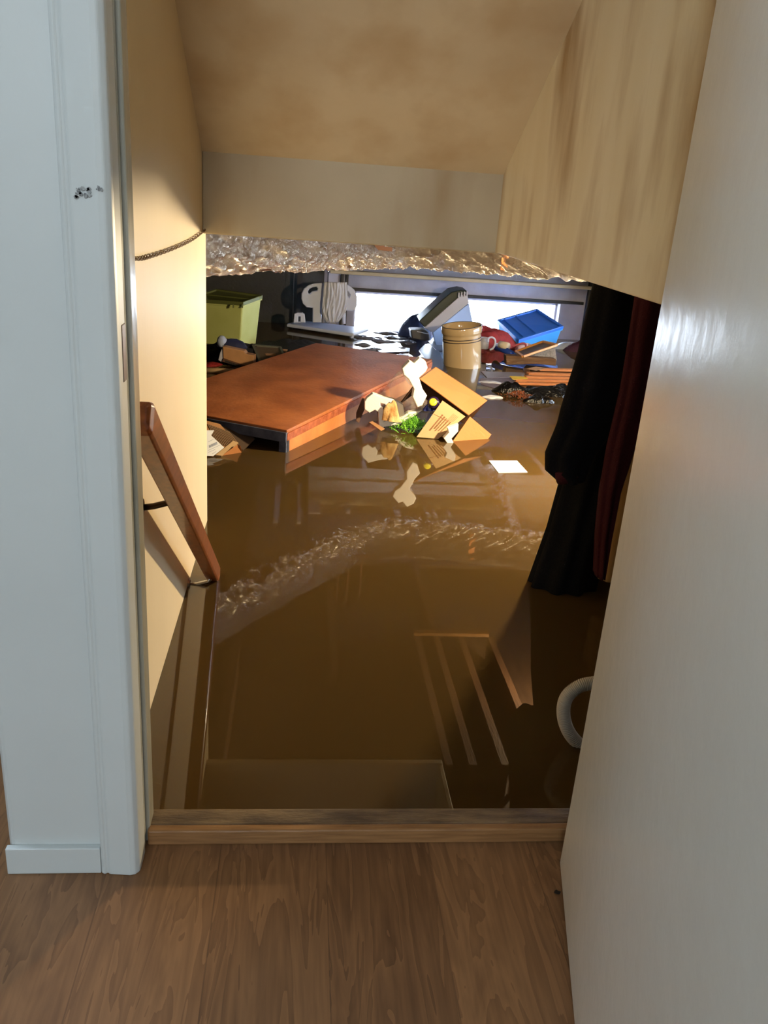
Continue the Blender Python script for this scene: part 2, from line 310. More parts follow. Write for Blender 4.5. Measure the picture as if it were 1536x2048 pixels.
struct(obj('wall_near_right', MB().box((.56, 1.12, -.8), (XB, 1.2, zc)), M_dark))
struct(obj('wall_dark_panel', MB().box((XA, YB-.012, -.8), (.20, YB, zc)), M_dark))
# basement ceiling: boards between joists; solid above
struct(obj('ceiling_basement', MB().box((XA-.1, YH+.03, zc), (XB+.1, YB+.25, zc+.08)).box((XR+.02, 1.12, zc), (XB+.1, YH+.03, zc+.08)), M_sub))
tn = 10
for x in [-1.9+.4*i for i in range(16)]:
    if YH: struct(obj('trim_%d' % tn, MB().box((x-.022, 6.98 if -.1 < x else 3.05, 1.0), (x+.022, YB, zc)), M_joist)); tn += 1
for x, y0, y1 in ((.235, 3.9, 5.4), (.72, 3.04, 4.2), (.83, 3.04, 5.3), (.975, 3.04, 4.2), (1.15, 3.3, 4.2)):
    struct(obj('trim_%d' % tn, MB().box((x-.018, y0, .985), (x+.018, y1, zc)), M_joist)); tn += 1
struct(obj('trim_%d' % tn, MB().box((.70, 4.2, .965), (1.14, 4.24, .985)), M_log)); tn += 1
# ceiling panel and bulkhead, seen mirrored in the water
struct(obj('ceiling_panel', MB().box((-.3, 5.3, 1.03), (XB, 6.25, 1.05)), M_sub))
struct(obj('wall_bulkhead', MB().box((.10, 6.5, .93), (XB, 7.15, zc)).box((.10, 6.80, .915), (XB, 6.83, .93)), M_cream, bevel=.004))
for x, wd, y0, y1, zz in ((.15, .10, 6.22, 6.48, 1.03), (.03, .03, 6.0, 6.9, 1.03), (-.15, .04, 6.0, 6.9, 1.03), (.42, .03, 6.25, 6.5, 1.03), (.82, .05, 6.22, 6.49, 1.03), (1.07, .035, 6.22, 6.5, 1.03), (1.13, .035, 6.22, 6.5, 1.03), (1.25, .03, 6.25, 6.5, 1.03), (1.56, .035, 6.22, 6.5, 1.03), (.62, .04, 7.15, 8.0, .99), (1.3, .05, 7.15, 8.0, .99), (1.9, .04, 7.15, 8.0, .99), (2.36, .04, 7.15, 8.3, .99), (.96, .03, 7.15, 8.0, .99)):
    struct(obj('trim_%d' % tn, MB().box((x-wd/2, y0, zz-.015), (x+wd/2, y1, zz)), M_pale)); tn += 1
# windows
for i, (a, b) in enumerate(wx):
    f = struct(obj('window_%d' % (i+1), MB().box((a, YB+.10, wt-.025), (b, YB+.14, wt)).box((a, YB+.10, wb), (a+.02, YB+.14, wt)).box((b-.02, YB+.10, wb), (b, YB+.14, wt)).box((a, YB+.1, wb), (b, YB+.14, wb+.02)), M_grey))
    obj('glass', MB().box((a+.02, YB+.115, wb+.02), (b-.02, YB+.121, wt-.025)), mat('window_glass', (255, 255, 255), 0, trans=1, ior=1.0), f)
# window head, ledge board, pipes
struct(obj('trim_%d' % tn, MB().box((.44, YB-.03, .198), (2.77, YB, .225)), M_black)); tn += 1
struct(obj('trim_%d' % tn, MB().box((.25, YB-.10, .352), (2.84, YB, .385)), M_cream, bevel=.006)); tn += 1
struct(obj('trim_%d' % tn, MB().box((.24, YB-.035, -.6), (.33, YB, .36)), M_grey)); tn += 1
struct(obj('trim_%d' % tn, MB().box((.36, YB-.05, -.6), (.385, YB, .36)).box((.41, YB-.05, -.6), (.43, YB, .36)), M_black)); tn += 1
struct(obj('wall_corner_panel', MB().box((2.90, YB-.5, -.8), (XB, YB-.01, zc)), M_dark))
p = thing('drain_pipe', (2.82, YB-.06, WZ-.4), 'black vertical pipe with pale cable beside the right window', 'pipe')
obj('pipe', MB().tube([(2.80, YB-.06, WZ-.4), (2.80, YB-.06, 1.0)], .022), M_black, p, smooth=True)
obj('cable', MB().tube([(2.852, YB-.55, WZ-.4), (2.852, YB-.55, 1.0)], .009, 8), M_grey, p, smooth=True)
p = thing('support_post', (-.03, YB-.2, WZ-.4), 'black steel post standing behind the white bath seat at its left', 'post')
obj('post', MB().box((-.055, YB-.22, WZ-.4), (-.005, YB-.17, zc)), M_black, p)
p = obj('beaded_chain', MB(), M_steel) if False else None
mb = MB()
for k in range(46):
    z = .33-k*.0115; q = Vector((-.085, YB-.25, z)); mb.lathe([(0, -.0035), (.004, 0), (0, .0035)], 6, Matrix.Translation(q))
mb.tube([(-.085, YB-.25, -.2), (-.085, YB-.25, 1.1)], .0012, 5)
tag(obj('pull_chain', mb, M_steel), 'thin beaded metal chain hanging left of the white bath seat', 'chain')

# ------------------------------------------------------------------ flood water
def water_mat():
    m = mat('muddy_flood_water', (78, 60, 31), .0, rgb2=(75, 57, 29), vscale=.7, spec=.5, ior=1.45)
    nt = m.node_tree; N = nt.nodes; L = nt.links; b = N['Principled BSDF']
    tc = N.new('ShaderNodeTexCoord'); n = N.new('ShaderNodeTexNoise'); n.inputs['Scale'].default_value = 3; n.inputs['Detail'].default_value = 2
    mp = N.new('ShaderNodeMapping'); mp.inputs['Scale'].default_value = (1, .6, 1); L.new(tc.outputs['Object'], mp.inputs[0]); L.new(mp.outputs[0], n.inputs['Vector'])
    bp = N.new('ShaderNodeBump'); bp.inputs['Strength'].default_value = .03; bp.inputs['Distance'].default_value = .008; L.new(n.outputs[0], bp.inputs['Height']); L.new(bp.outputs[0], b.inputs['Normal'])
    b.inputs['Subsurface Weight'].default_value = 1.0; b.inputs['Subsurface Radius'].default_value = (1, .62, .3); b.inputs['Subsurface Scale'].default_value = .07
    return m
tag(obj('flood_water', MB().box((XA, 1.205, WZ-.3), (XB, YB+.1, WZ)), water_mat(), origin=(0, 4, WZ)), 'still brown muddy flood water filling the basement', 'water', kind='stuff')

# ------------------------------------------------------------------ handrail, cord
hr = thing('handrail', (-.26, 2.55, WZ), 'varnished brown wooden handrail sloping down the left stair wall into the water', 'handrail')
a = Vector((-.26, 2.545, -.150)); b = Vector((-.26, 1.372, .690)); d = (b-a).normalized(); nup = Vector((1, 0, 0)).cross(d).normalized(); nup = nup if nup.z > 0 else -nup
sec = [(math.cos(t)*.0215*(1 if abs(math.cos(t)) < .9 else .96), (math.sin(t)*.034)) for t in [i*math.pi/10 for i in range(20)]]
sec = [(max(-.020, min(.020, x*1.25)), max(-.03, min(.03, z*1.15))) for x, z in sec]
mb = MB(); n = len(sec); ring = lambda p, s_: [p+Vector((x*s_, 0, 0))+nup*z*s_ for x, z in sec]
st = [(a, 1), (b-d*.02, 1), (b-d*.006, .85), (b, .5)]; k = []
for p, s_ in st: k += ring(p, s_)
fs = [(i*n+j, i*n+(j+1) % n, (i+1)*n+(j+1) % n, (i+1)*n+j) for i in range(3) for j in range(n)]+[tuple(range(n)), tuple(range(3*n, 4*n))]
mb.add(k, fs); obj('rail', mb, M_rail, hr, smooth=False, bevel=.002)
for (yy, zz) in ((1.735, .447), (2.47, -.095)):
    br = obj('bracket', MB().tube([(-.26, yy, zz-.028), (-.272, yy, zz-.045), (-.305, yy, zz-.055), (-.333, yy, zz-.06)], .007, 10), M_bronze if zz > 0 else M_steel, hr, smooth=True)
    obj('mounting_plate', MB().lathe([(0, .006), (.02, .006), (.024, 0), (0, 0)], 16, Matrix.Translation((-.334, yy, zz-.06)) @ Matrix.Rotation(math.pi/2, 4, 'Y')), M_bronze if zz > 0 else M_steel, br)
mb = MB()
cps = [(-.326, 1.50, .935), (-.326, 1.745, .906), (-.326, 1.941, .899), (-.326, 2.271, .896), (-.326, 2.616, .899), (-.326, 2.93, .912)]
def catm(P, t):
    n_ = len(P)-1; f_ = min(t*n_, n_-1e-6); i = int(f_); u = f_-i; g = lambda k_: Vector(P[max(0, min(n_, k_))])
    a_, b_, c_, d_ = g(i-1), g(i), g(i+1), g(i+2)
    return .5*((2*b_)+(c_-a_)*u+(2*a_-5*b_+4*c_-d_)*u*u+(3*b_-a_-3*c_+d_)*u**3)
for ph in (0, math.pi):
    mb.tube([catm(cps, i/220)+Vector((math.cos(i*.42+ph)*.002, 0, math.sin(i*.42+ph)*.0028)) for i in range(221)], .0017, 6)
tag(obj('twisted_cord', mb, M_cord, smooth=True), 'twisted brown cord sagging across the left stair wall', 'cord')

# ------------------------------------------------------------------ foil duct
dp = [(-1.5, 2.9, .81), (-.95, 3.35, .80), (-.43, 4.02, .80), (-.08, 4.49, .795), (.23, 4.88, .795), (.54, 5.17, .797), (.92, 5.21, .797), (1.38, 5.12, .797), (1.62, 5.06, .797), (2.4, 4.9, .79), (3.3, 4.8, .79)]
dk = thing('foil_duct', (.5, 5.1, .70), 'large crumpled silver foil flexible duct hanging under the basement ceiling', 'duct')
def foil_tube(path, n_s, rad, n_r, seed=0, a1=.020, a2=.015):
    mb_ = MB().tube([catm(path, i/n_s) for i in range(n_s+1)], rad, n_r, caps=False)
    for i in range(n_s+1):
        c_ = catm(path, i/n_s); sag = 1+.03*noise.noise(Vector((i/n_s*26, seed, 2)))
        for j in range(n_r):
            k_ = i*n_r+j; q_ = mb_.v[k_]; d_ = (q_-c_); u_ = d_.normalized(); p_ = Vector((q_.x*1.0+q_.z*1.5, q_.y*1.0, q_.z*.6))
            w1 = 1-abs(noise.noise(p_*11+Vector((seed, 0, 0))))*2.2; w2 = 1-abs(noise.noise(p_*27+Vector((0, seed+7, 0))))*2.2; w3 = noise.noise(q_*55)
            mb_.v[k_] = c_+d_*sag+u_*(a1*(w1-.4)+a2*(w2-.4)*.7+a2*.3*w3)
    return mb_
obj('duct_body', foil_tube(dp, 620, .125, 84), M_foil, dk, smooth=True)
q = catm(dp, .665)
M_tape = mat('orange_tape', (200, 130, 84), .5)
for t_, m_ in ((.655, M_tape), (.57, M_foil)):
    obj('tape_band', MB().tube([catm(dp, t_+i*.0016) for i in range(6)], .130, 40, wob=.03, caps=False), m_, dk, smooth=True)
for i, (x, y, z) in enumerate(((-1.2, 3.13, .83), (2.0, 4.98, .83))):
    obj('hanger_strap', MB().box((x-.012, y-.15, z-.14), (x+.012, y-.148, zc)).box((x-.012, y+.148, z-.14), (x+.012, y+.15, zc)).box((x-.012, y-.15, z-.142), (x+.012, y+.15, z-.139)), M_steel, dk)
mb = MB(); mb.prism([at(x, y, 4.85) for x, y in ((702, 487), (722, 489), (737, 516), (714, 519), (706, 505))], (0, .008, .002)).prism([at(x, y, 4.86) for x, y in ((722, 488), (742, 490), (744, 500), (722, 499))], (0, .008, 0)).prism([at(x, y, 4.86) for x, y in ((748, 490), (785, 495), (784, 503), (756, 500))], (0, .008, 0))
for px_ in (712, 735, 765): q = at(px_, 492, 4.855); mb.box((q.x-.006, q.y, q.z), (q.x+.006, q.y+.006, zc))
tag(obj('brown_scrap', mb, mat('rusty_brown_scrap', (84, 52, 38), .6)), 'torn dark brown scraps hanging from above in front of the foil duct', 'scrap')
b2 = [(1.70, 5.6, .99), (1.70, 6.15, .99), (1.71, 6.8, .84), (1.72, 7.4, .99), (1.74, 8.1, .99)]
tag(obj('foil_branch_duct', foil_tube(b2, 240, .06, 40, 5), M_foil, smooth=True), 'small crumpled foil branch duct along the ceiling, mirrored right of the cardboard box', 'duct')

# ------------------------------------------------------------------ floating board
Abd = Vector((-.053, 3.97, 0)); u = Vector((.46, .888, 0)).normalized(); v = Vector((-u.y, u.x, 0)); LB, WBd = 2.13, .92
def bp(s_, t_, dz=0): q = Abd+u*s_+v*t_; q.z = -.037+.022*s_+dz; return q
bo = thing('wooden_board', tuple(Abd+Vector((0, 0, WZ))), 'large red brown hollow wooden panel floating at the left, pale side board toward us', 'board')
mb = MB(); mb.hexa([bp(0, 0, -.018), bp(LB, 0, -.018), bp(LB, WBd, -.018), bp(0, WBd, -.018)], [bp(0, 0), bp(LB, 0), bp(LB, WBd), bp(0, WBd)])
obj('top_panel', mb, M_board, bo, bevel=.004)
mb = MB(); mb.hexa([bp(0, -.004, -.055), bp(LB, -.004, -.055), bp(LB, .02, -.055), bp(0, .02, -.055)], [bp(0, -.004, -.018), bp(LB, -.004, -.018), bp(LB, .02, -.018), bp(0, .02, -.018)])
obj('rough_edge', mb, M_ply, bo, bevel=.003)
mb = MB(); mb.hexa([bp(0, 0, -.22), bp(LB, 0, -.22), bp(LB, .02, -.22), bp(0, .02, -.22)], [bp(0, 0, -.055), bp(LB, 0, -.055), bp(LB, .02, -.055), bp(0, .02, -.055)])
obj('side_board', mb, M_edge, bo, bevel=.002)
mb = MB(); mb.hexa([bp(0, WBd-.02, -.22), bp(LB, WBd-.02, -.22), bp(LB, WBd, -.22), bp(0, WBd, -.22)], [bp(0, WBd-.02, -.018), bp(LB, WBd-.02, -.018), bp(LB, WBd, -.018), bp(0, WBd, -.018)])
obj('side_board', mb, M_edge, bo)
mb = MB(); mb.hexa([bp(-.01, .0, -.062), bp(.015, .0, -.062), bp(.015, WBd, -.062), bp(-.01, WBd, -.062)], [bp(-.01, 0, -.012), bp(.015, 0, -.012), bp(.015, WBd, -.012), bp(-.01, WBd, -.012)])
obj('end_rail', mb, M_greyrail, bo, bevel=.003)
mb = MB(); mb.hexa([bp(-.006, .0, -.22), bp(.03, .0, -.22), bp(.03, .04, -.22), bp(-.006, .04, -.22)], [bp(-.006, 0, -.05), bp(.03, 0, -.05), bp(.03, .04, -.05), bp(-.006, .04, -.05)])
obj('corner_post', mb, M_greyrail, bo, bevel=.002)
mb = MB(); mb.hexa([bp(.35, .02, -.22), bp(.37, .02, -.22), bp(.37, WBd-.02, -.22), bp(.35, WBd-.02, -.22)], [bp(.35, .02, -.018), bp(.37, .02, -.018), bp(.37, WBd-.02, -.018), bp(.35, WBd-.02, -.018)])
obj('inner_rib', mb, M_cardD, bo)
# moulding strip along far left edge
mb = MB(); mb.hexa([bp(.0, WBd, -.2), bp(LB, WBd, -.2), bp(LB, WBd+.03, -.2), bp(0, WBd+.03, -.2)], [bp(0, WBd, -.012), bp(LB, WBd, -.012), bp(LB, WBd+.03, -.012), bp(0, WBd+.03, -.012)])
obj('edge_strip', mb, M_ply, bo, bevel=.003)

# ------------------------------------------------------------------ generic builders
def film(name, c, rx, ry, h, m, label, cat, seed=0, rot=0, group=None, parent=None, amp=1, nu=28, edge=.25):
    """a crumpled sheet / mound lying on the water"""
    random.seed(seed); ct, sn = math.cos(rot), math.sin(rot); ph = [rnd(0, 6.28) for _ in range(5)]
    def rad(a): return 1+edge*math.sin(2*a+ph[0])*.5+edge*math.sin(3*a+ph[1])*.6+edge*.5*math.sin(5*a+ph[2])
    mb = MB(); nv = 36; rings_ = 12
    mb.v.append(Vector((c[0], c[1], c[2]+h)))
    for i in range(1, rings_+1):
        r = i/rings_
        for j in range(nv):
            a = 2*math.pi*j/nv; x = rx*r*math.cos(a)*rad(a); y = ry*r*math.sin(a)*rad(a)
            z = h*(1-r**2.2) + amp*h*.55*noise.noise(Vector((x*9+seed, y*9, seed)))*(1-r*.6) + amp*h*.3*noise.noise(Vector((x*26, y*26+seed, 0)))*(1-r*.5)
            if i == rings_: z = -.008
            mb.v.append(Vector((c[0]+x*ct-y*sn, c[1]+x*sn+y*ct, max(c[2]+z, c[2]-.008))))
    for j in range(nv): mb.f.append((0, 1+j, 1+(j+1) % nv))
    for i in range(rings_-1):
        for j in range(nv):
            a = 1+i*nv+j; b_ = 1+i*nv+(j+1) % nv; mb.f.append((a, a+nv, b_+nv, b_))
    o = obj(name, mb, m, parent, smooth=True)
    if label: tag(o, label, cat, group)
    return o
def slab(name, pts, t, m, label=None, cat=None, parent=None, bevel=.002, group=None, down=None):
    """thin solid panel through the given 3-D polygon"""
    P = [Vector(p) for p in pts]; n_ = (P[1]-P[0]).cross(P[2]-P[0]).normalized()
    if (n_.dot(Vector((0, 0, EYE))-P[0])) > 0: n_ = -n_
    o = obj(name, MB().prism(P, (down if down else n_)*t), m, parent, bevel=bevel)
    if label: tag(o, label, cat, group)
    return o
def onw(pts, z=WZ): return [atz(x, y, z) for x, y in pts]

# ------------------------------------------------------------------ cardboard box group
P4, P3, P2, P1 = at(840, 757, 4.46), at(938, 830, 4.40), at(975, 801, 4.60), at(872, 734, 4.68)
bx = thing('cardboard_box', tuple(atz(905, 878, WZ)), 'open orange brown cardboard box tipped on its corner in the middle of the flood', 'box')
ta = (P3-P4); tb = (P2-P3); nrm = ta.cross(tb).normalized(); nrm = nrm if nrm.z < 0 else -nrm
slab('side_panel', [P4, P3, P2, P1], .006, M_card, parent=bx, bevel=.0015)
slab('back_panel', [P1, P2, P2+nrm*.22, P1+nrm*.22], .006, M_cardD, parent=bx)  # back and end panel: interior shade put into their darker colour
slab('end_panel', [P4, P1, P1+nrm*.22, P4+nrm*.22], .006, M_cardD, parent=bx)
V0, V1, V2, V3 = at(885, 801, 4.42), at(931, 833, 4.39), at(876, 878, 4.33), at(833, 874, 4.34)
fl = slab('printed_flap', [V0, V1, V2, V3], .005, M_cardL, parent=bx, bevel=.001)
T = [at(940, 833, 4.42), at(983, 869, 4.42), at(975, 879.5, 4.38), at(905, 878, 4.30)]
T[2].z = min(T[2].z, WZ-.004); T[3].z = min(T[3].z, WZ-.004)
slab('lower_flap', T, .006, M_card, parent=bx, bevel=.001)
nf = (V1-V0).cross(V3-V0).normalized(); nf = nf if nf.dot(Vector((0, 0, EYE))-V0) > 0 else -nf
def onflap(a_, b_): # a along V0->V1, b along V0->V3
    return (V0*(1-a_)+V1*a_)*(1-b_)+(V3*(1-a_)+V2*a_)*b_+nf*.0008
ink = MB(); random.seed(12)
for r_ in range(5):
    a0 = .30+r_*.115; bb = .28+.02*r_
    while bb < .74-.05*(r_ % 2):
        w_ = rnd(.02, .055); ink.add([onflap(a0, bb), onflap(a0+.045+.02*(r_ < 2), bb), onflap(a0+.045+.02*(r_ < 2), bb+w_), onflap(a0, bb+w_)], [(0, 1, 2, 3)]); bb += w_+.014
for r_ in range(5):
    a0 = .62+.05*r_; ink.add([onflap(a0, .12), onflap(a0+.012, .12), onflap(a0+.012, .45-.03*r_), onflap(a0, .45-.03*r_)], [(0, 1, 2, 3)])
ink.add([onflap(.02, .36), onflap(.62, .36), onflap(.62, .368), onflap(.02, .368)], [(0, 1, 2, 3)])
obj('print', ink, M_ink, fl)
# foam pieces
def zc5(pts): return [(700+x/5.12, 700+y/5.12) for x, y in pts]
fo = shape2d('foam_corner', px2(zc5([(535, 190), (610, 115), (655, 135), (712, 80), (778, 122), (796, 185), (775, 225), (708, 285), (745, 405), (790, 470), (740, 570), (690, 590), (640, 480), (655, 400), (600, 300), (550, 255)]), 4.40), [], 4.40, .06, M_foam, bev=.006)
tag(fo, 'upright white foam packing piece with forked head, left of the orange box', 'foam')
c = thing('foam_cradle', tuple(atz(765, 852, WZ)), 'white foam packing cradle with window hole, beside the side board of the floating panel', 'foam')
shape2d('cradle', px2(zc5([(172, 495), (235, 445), (355, 490), (440, 505), (545, 560), (560, 660), (600, 640), (740, 620), (640, 690), (500, 770), (415, 780), (350, 790), (330, 820), (300, 790), (292, 640), (255, 615), (200, 645), (150, 610), (150, 530)]), 4.49), [px2(zc5([(312, 545), (355, 555), (395, 600), (400, 720), (345, 735), (340, 600), (316, 585)]), 4.49)], 4.49, .05, M_foam, c, bev=.005)
fo = shape2d('foam_corner', px2(zc5([(1000, 800), (1112, 762), (1108, 835), (1040, 910), (1060, 950), (1010, 980), (960, 905), (1010, 850)]), 4.27), [], 4.27, .04, M_foam, bev=.004)
tag(fo, 'small angled white foam piece lying against the printed flap of the box', 'foam')
film('tissue_wad', tuple(at(785, 838, 4.46)), .05, .03, .085, M_tissue, 'crumpled tan tissue paper bunched inside the white foam cradle', 'paper', seed=5, amp=2.2)
# green shred
random.seed(21); mb = MB()
for k in range(760):
    a_ = rnd(0, 6.28); r_ = abs(random.gauss(0, .052)); c0 = Vector((.625+r_*math.cos(a_)*1.1, 4.50+r_*math.sin(a_)*.8, WZ+.008+max(0, .085-r_*.7)*random.random()))
    dv = Vector((rnd(-1, 1), rnd(-1, 1), rnd(-.5, .9))).normalized(); sd = dv.cross(Vector((rnd(-1, 1), rnd(-1, 1), 1))).normalized()*.0016; L_ = rnd(.015, .035); mid = c0+dv*L_*.5+Vector((0, 0, rnd(.0, .01)))
    e = c0+dv*L_; mb.add([c0-sd, c0+sd, mid+sd, mid-sd, e+sd, e-sd], [(0, 1, 2, 3), (3, 2, 4, 5)])
tag(obj('paper_grass', mb, M_green, solid=.0008), 'bright green shredded paper grass heaped between foam and cardboard box', 'paper grass', kind='stuff')
# jar with yellow cap
jr = thing('jar', tuple(at(860, 835, 4.50)), 'dark purple jar with a yellow cap inside the cardboard box', 'jar')
jm = Matrix.Translation(at(866, 804, 4.42)) @ Vector((-.25, -.85, .35)).to_track_quat('Z', 'Y').to_matrix().to_4x4()
obj('cap', MB().lathe([(0, 0), (.0, .0), (.019, 0), (.021, -.004), (.021, -.014), (0, -.014)], 28, jm), M_yellow, jr, smooth=True)
obj('jar_body', MB().lathe([(0, -.014), (.026, -.014), (.034, -.022), (.034, -.10), (0, -.10)], 28, jm), M_purple, jr, smooth=True)
tag(film('blue_wrapper', tuple(at(856, 818, 4.47)), .03, .02, .03, mat('blue_film', (40, 50, 130), .15), None, None, seed=9, amp=2), 'small crumpled dark blue wrapper under the yellow capped jar', 'wrapper')
# clear plastic bag behind
def sheet(name, quad, m, label, cat, amp=.015, seed=0, nu=26, nv=20, parent=None, solid=0, fold=None):
    A_, B_, C_, D_ = [Vector(p) for p in quad]; n_ = (B_-A_).cross(D_-A_).normalized()
    def fn(s_, t_):
        p_ = (A_*(1-s_)+B_*s_)*(1-t_)+(D_*(1-s_)+C_*s_)*t_
        o_ = noise.noise(Vector((s_*3+seed, t_*3, seed)))*1.2+noise.noise(Vector((s_*9+seed, t_*5, 3)))*.6
        if fold: o_ += math.sin(s_*fold+2*noise.noise(Vector((s_*2, t_*1.5, seed))))*.8
        return p_+n_*amp*o_+Vector((noise.noise(Vector((s_*4, t_*4, seed+9)))*amp*.8, 0, noise.noise(Vector((s_*4, t_*4, seed+19)))*amp*.8))
    o = obj(name, MB().grid(fn, nu, nv), m, parent, smooth=True, solid=solid)
    if label: tag(o, label, cat)
    return o
film('clear_plastic_bag', (.64, 5.06, WZ), .16, .13, .19, M_clear, 'crumpled clear plastic bag standing behind the foam cradle', 'plastic bag', seed=7, amp=.9)
sheet('clear_film_scrap', [at(805, 797, 4.55), at(850, 808, 4.52), at(858, 822, 4.5), at(810, 822, 4.5)], M_clear, 'torn clear film at the foot of the upright foam piece', 'plastic film', amp=.012, seed=3)
slab('dark_card', [at(725, 795, 4.60), at(730, 797, 4.60), at(729, 820, 4.58), at(718, 846, 4.55), at(712, 842, 4.55), at(713, 825, 4.56)], .01, M_cardD, 'small dark brown card standing at the pale side of the floating panel', 'card')
slab('cardboard_strip', [at(738, 844, 4.40), at(745, 842, 4.42), at(770, 857, 4.34), at(762, 861, 4.32)], .004, M_cardT, 'narrow folded cardboard strip in front of the foam cradle', 'cardboard')
# white sheet
slab('paper_sheet', onw([(978, 921), (1034, 921), (1055, 944), (997, 945)], WZ+.003), .003, M_paper, 'plain white rectangular card floating alone in front of the orange box', 'paper', bevel=.0005, down=Vector((0, 0, -1)))

# ------------------------------------------------------------------ left cardboard with shipping label
cb = thing('shipping_carton', (-.45, 4.0, WZ), 'flattened corrugated carton with white shipping label under the end of the floating panel', 'box')
pa, pb_, pc = at(415, 846, 4.04), atz(430, 914, WZ-.002), at(466, 884, 3.97)
n0 = (pb_-pa).cross(pc-pa).normalized(); n0 = n0 if n0.dot(Vector((0, 0, EYE))-pa) > 0 else -n0
def onplane(x, y, P, n_, off=.001):
    d_ = ray(x, y); o_ = Vector((0, 0, EYE)); t_ = (P-o_).dot(n_)/d_.dot(n_); return o_+d_*t_+n_*off
def cpl(pts, off): return [onplane(x, y, pa, n0, off) for x, y in pts]
obj('carton_panel', MB().prism(cpl([(375, 832), (440, 848), (470, 882), (430, 914), (375, 908)], 0), -n0*.006), M_cardT, cb)
for k in range(13):
    xa, xb = 414+k*3.4, 424+k*3.4
    obj('corrugation', MB().bar(*cpl([(xa+2, 849+k*1.2), (xb+12, 893-k*.3)], .0015), .0045, .004, n0), mat('corrugated_liner', (122, 96, 72), .8) if k == 0 else bpy.data.materials['corrugated_liner'], cb)
lb = obj('shipping_label', MB().prism(cpl([(375, 858), (420, 871), (448, 897), (426, 914), (375, 912)], .006), n0*.001), M_paper, cb)
mb = MB()
for k in range(8):
    xs_ = 417+k*2.1; mb.add(cpl([(xs_, 893-k*.95), (xs_+1.2, 892.4-k*.95), (xs_+2.6, 897.5-k*.95), (xs_+1.4, 898-k*.95)], .0076), [(0, 1, 2, 3)])
for q in (((416, 903), (440, 892)), ((416, 886), (426, 881)), ((424, 910), (432, 905)), ((416, 907), (430, 901))):
    mb.bar(*cpl(q, .0076), .0014, .0004, n0)
obj('barcode', mb, M_barcode, lb)
obj('label_corner', MB().prism(cpl([(375, 862), (428, 862), (421, 874), (375, 880)], .004), n0*.001), M_paper, cb)
obj('carton_edge', MB().prism(cpl([(430, 913), (466, 884), (476, 888), (442, 914)], .010), -n0*.012), M_cardL, cb)
obj('carton_flap', MB().prism([atz(441, 913, WZ-.003), at(475, 889, 3.92), at(481, 892, 3.92), atz(484, 906, WZ-.003)], (0, .01, -.004)), M_card, cb)
obj('side_scrap', MB().prism([at(444, 852, 4.12), at(500, 866, 4.1), at(510, 878, 4.06), atz(486, 901, WZ), atz(470, 890, WZ)], (0, .008, -.004)), mat('wet_corrugated', (84, 66, 52), .8, var=.3), cb)

# ------------------------------------------------------------------ yellow-green tote
def tote(name, quad, depth, taper, m, ml, label, lidh=.03, dvec=Vector((0, 0, -1)), ridges=(), rim=.012):
    Q = [Vector(p) for p in quad]; c_ = sum(Q, Vector())/4; t_ = thing(name, tuple(c_+dvec*depth), label, 'storage bin')
    sh = lambda k_: [c_+(p-c_)*k_ for p in Q]
    lo_ = [p+dvec*depth for p in sh(taper)]; hi = [p+dvec*lidh for p in sh(.965)]
    obj('bin_body', MB().hexa(lo_, hi), m, t_, bevel=.012, seg=3)
    obj('bin_rim', MB().hexa([p+dvec*(lidh+.012) for p in sh(1.0)], [p+dvec*(lidh-.004) for p in sh(1.0)]), m, t_, bevel=.004)
    n_ = (Q[1]-Q[0]).cross(Q[3]-Q[0]).normalized(); n_ = n_ if n_.z > 0 else -n_
    # lid: raised rim around a recessed panel
    K = sh(1.01); I = sh(.90); mb_ = MB()
    for i in range(4):
        j_ = (i+1) % 4; mb_.hexa([K[i]+dvec*lidh, K[j_]+dvec*lidh, I[j_]+dvec*lidh, I[i]+dvec*lidh], [K[i], K[j_], I[j_], I[i]])
    mb_.hexa([p+dvec*lidh for p in I], [p+dvec*lidh*.45 for p in I])
    lid = obj('lid', mb_, ml, t_, bevel=.003)
    for (a_, w_) in ridges:
        p_, q_ = I[0]*(1-a_)+I[3]*a_, I[1]*(1-a_)+I[2]*a_; lid_r = MB().bar(p_+n_*.001-n_*lidh*.3, q_+n_*.001-n_*lidh*.3, w_, .012, n_)
        obj('ridge', lid_r, ml, lid, bevel=.003)
    return t_, Q
t_, Q = tote('storage_bin', [at(376, 596, 6.98), at(486, 604, 6.78), at(525, 590, 7.08), at(431, 577, 7.3)], .50, .80, M_lime, M_olive, 'lime yellow plastic storage bin with olive lid at the far left', ridges=((.5, .015),))
for k_ in (.30,):
    p_ = Q[0]*(1-k_)+Q[1]*k_
for px_ in (465, 483):
    mb = MB(); mb.prism([at(px_, 609, 6.76), at(px_+3, 609, 6.76), at(px_+3, 616, 6.76), at(px_, 616, 6.76)], (0, .01, 0))
    obj('latch_slot', mb, M_olive, t_)
# ------------------------------------------------------------------ blue tote
t_, Q = tote('storage_bin', [at(995, 639, 7.93), at(1038, 679, 7.55), at(1127, 652, 7.72), at(1074, 617, 8.12)], .26, .84, M_blueLit, M_blue, 'bright blue plastic storage bin with lid floating tilted before the right window', dvec=Vector((.02, .16, -1)).normalized(), ridges=((.10, .014), (.42, .016)))
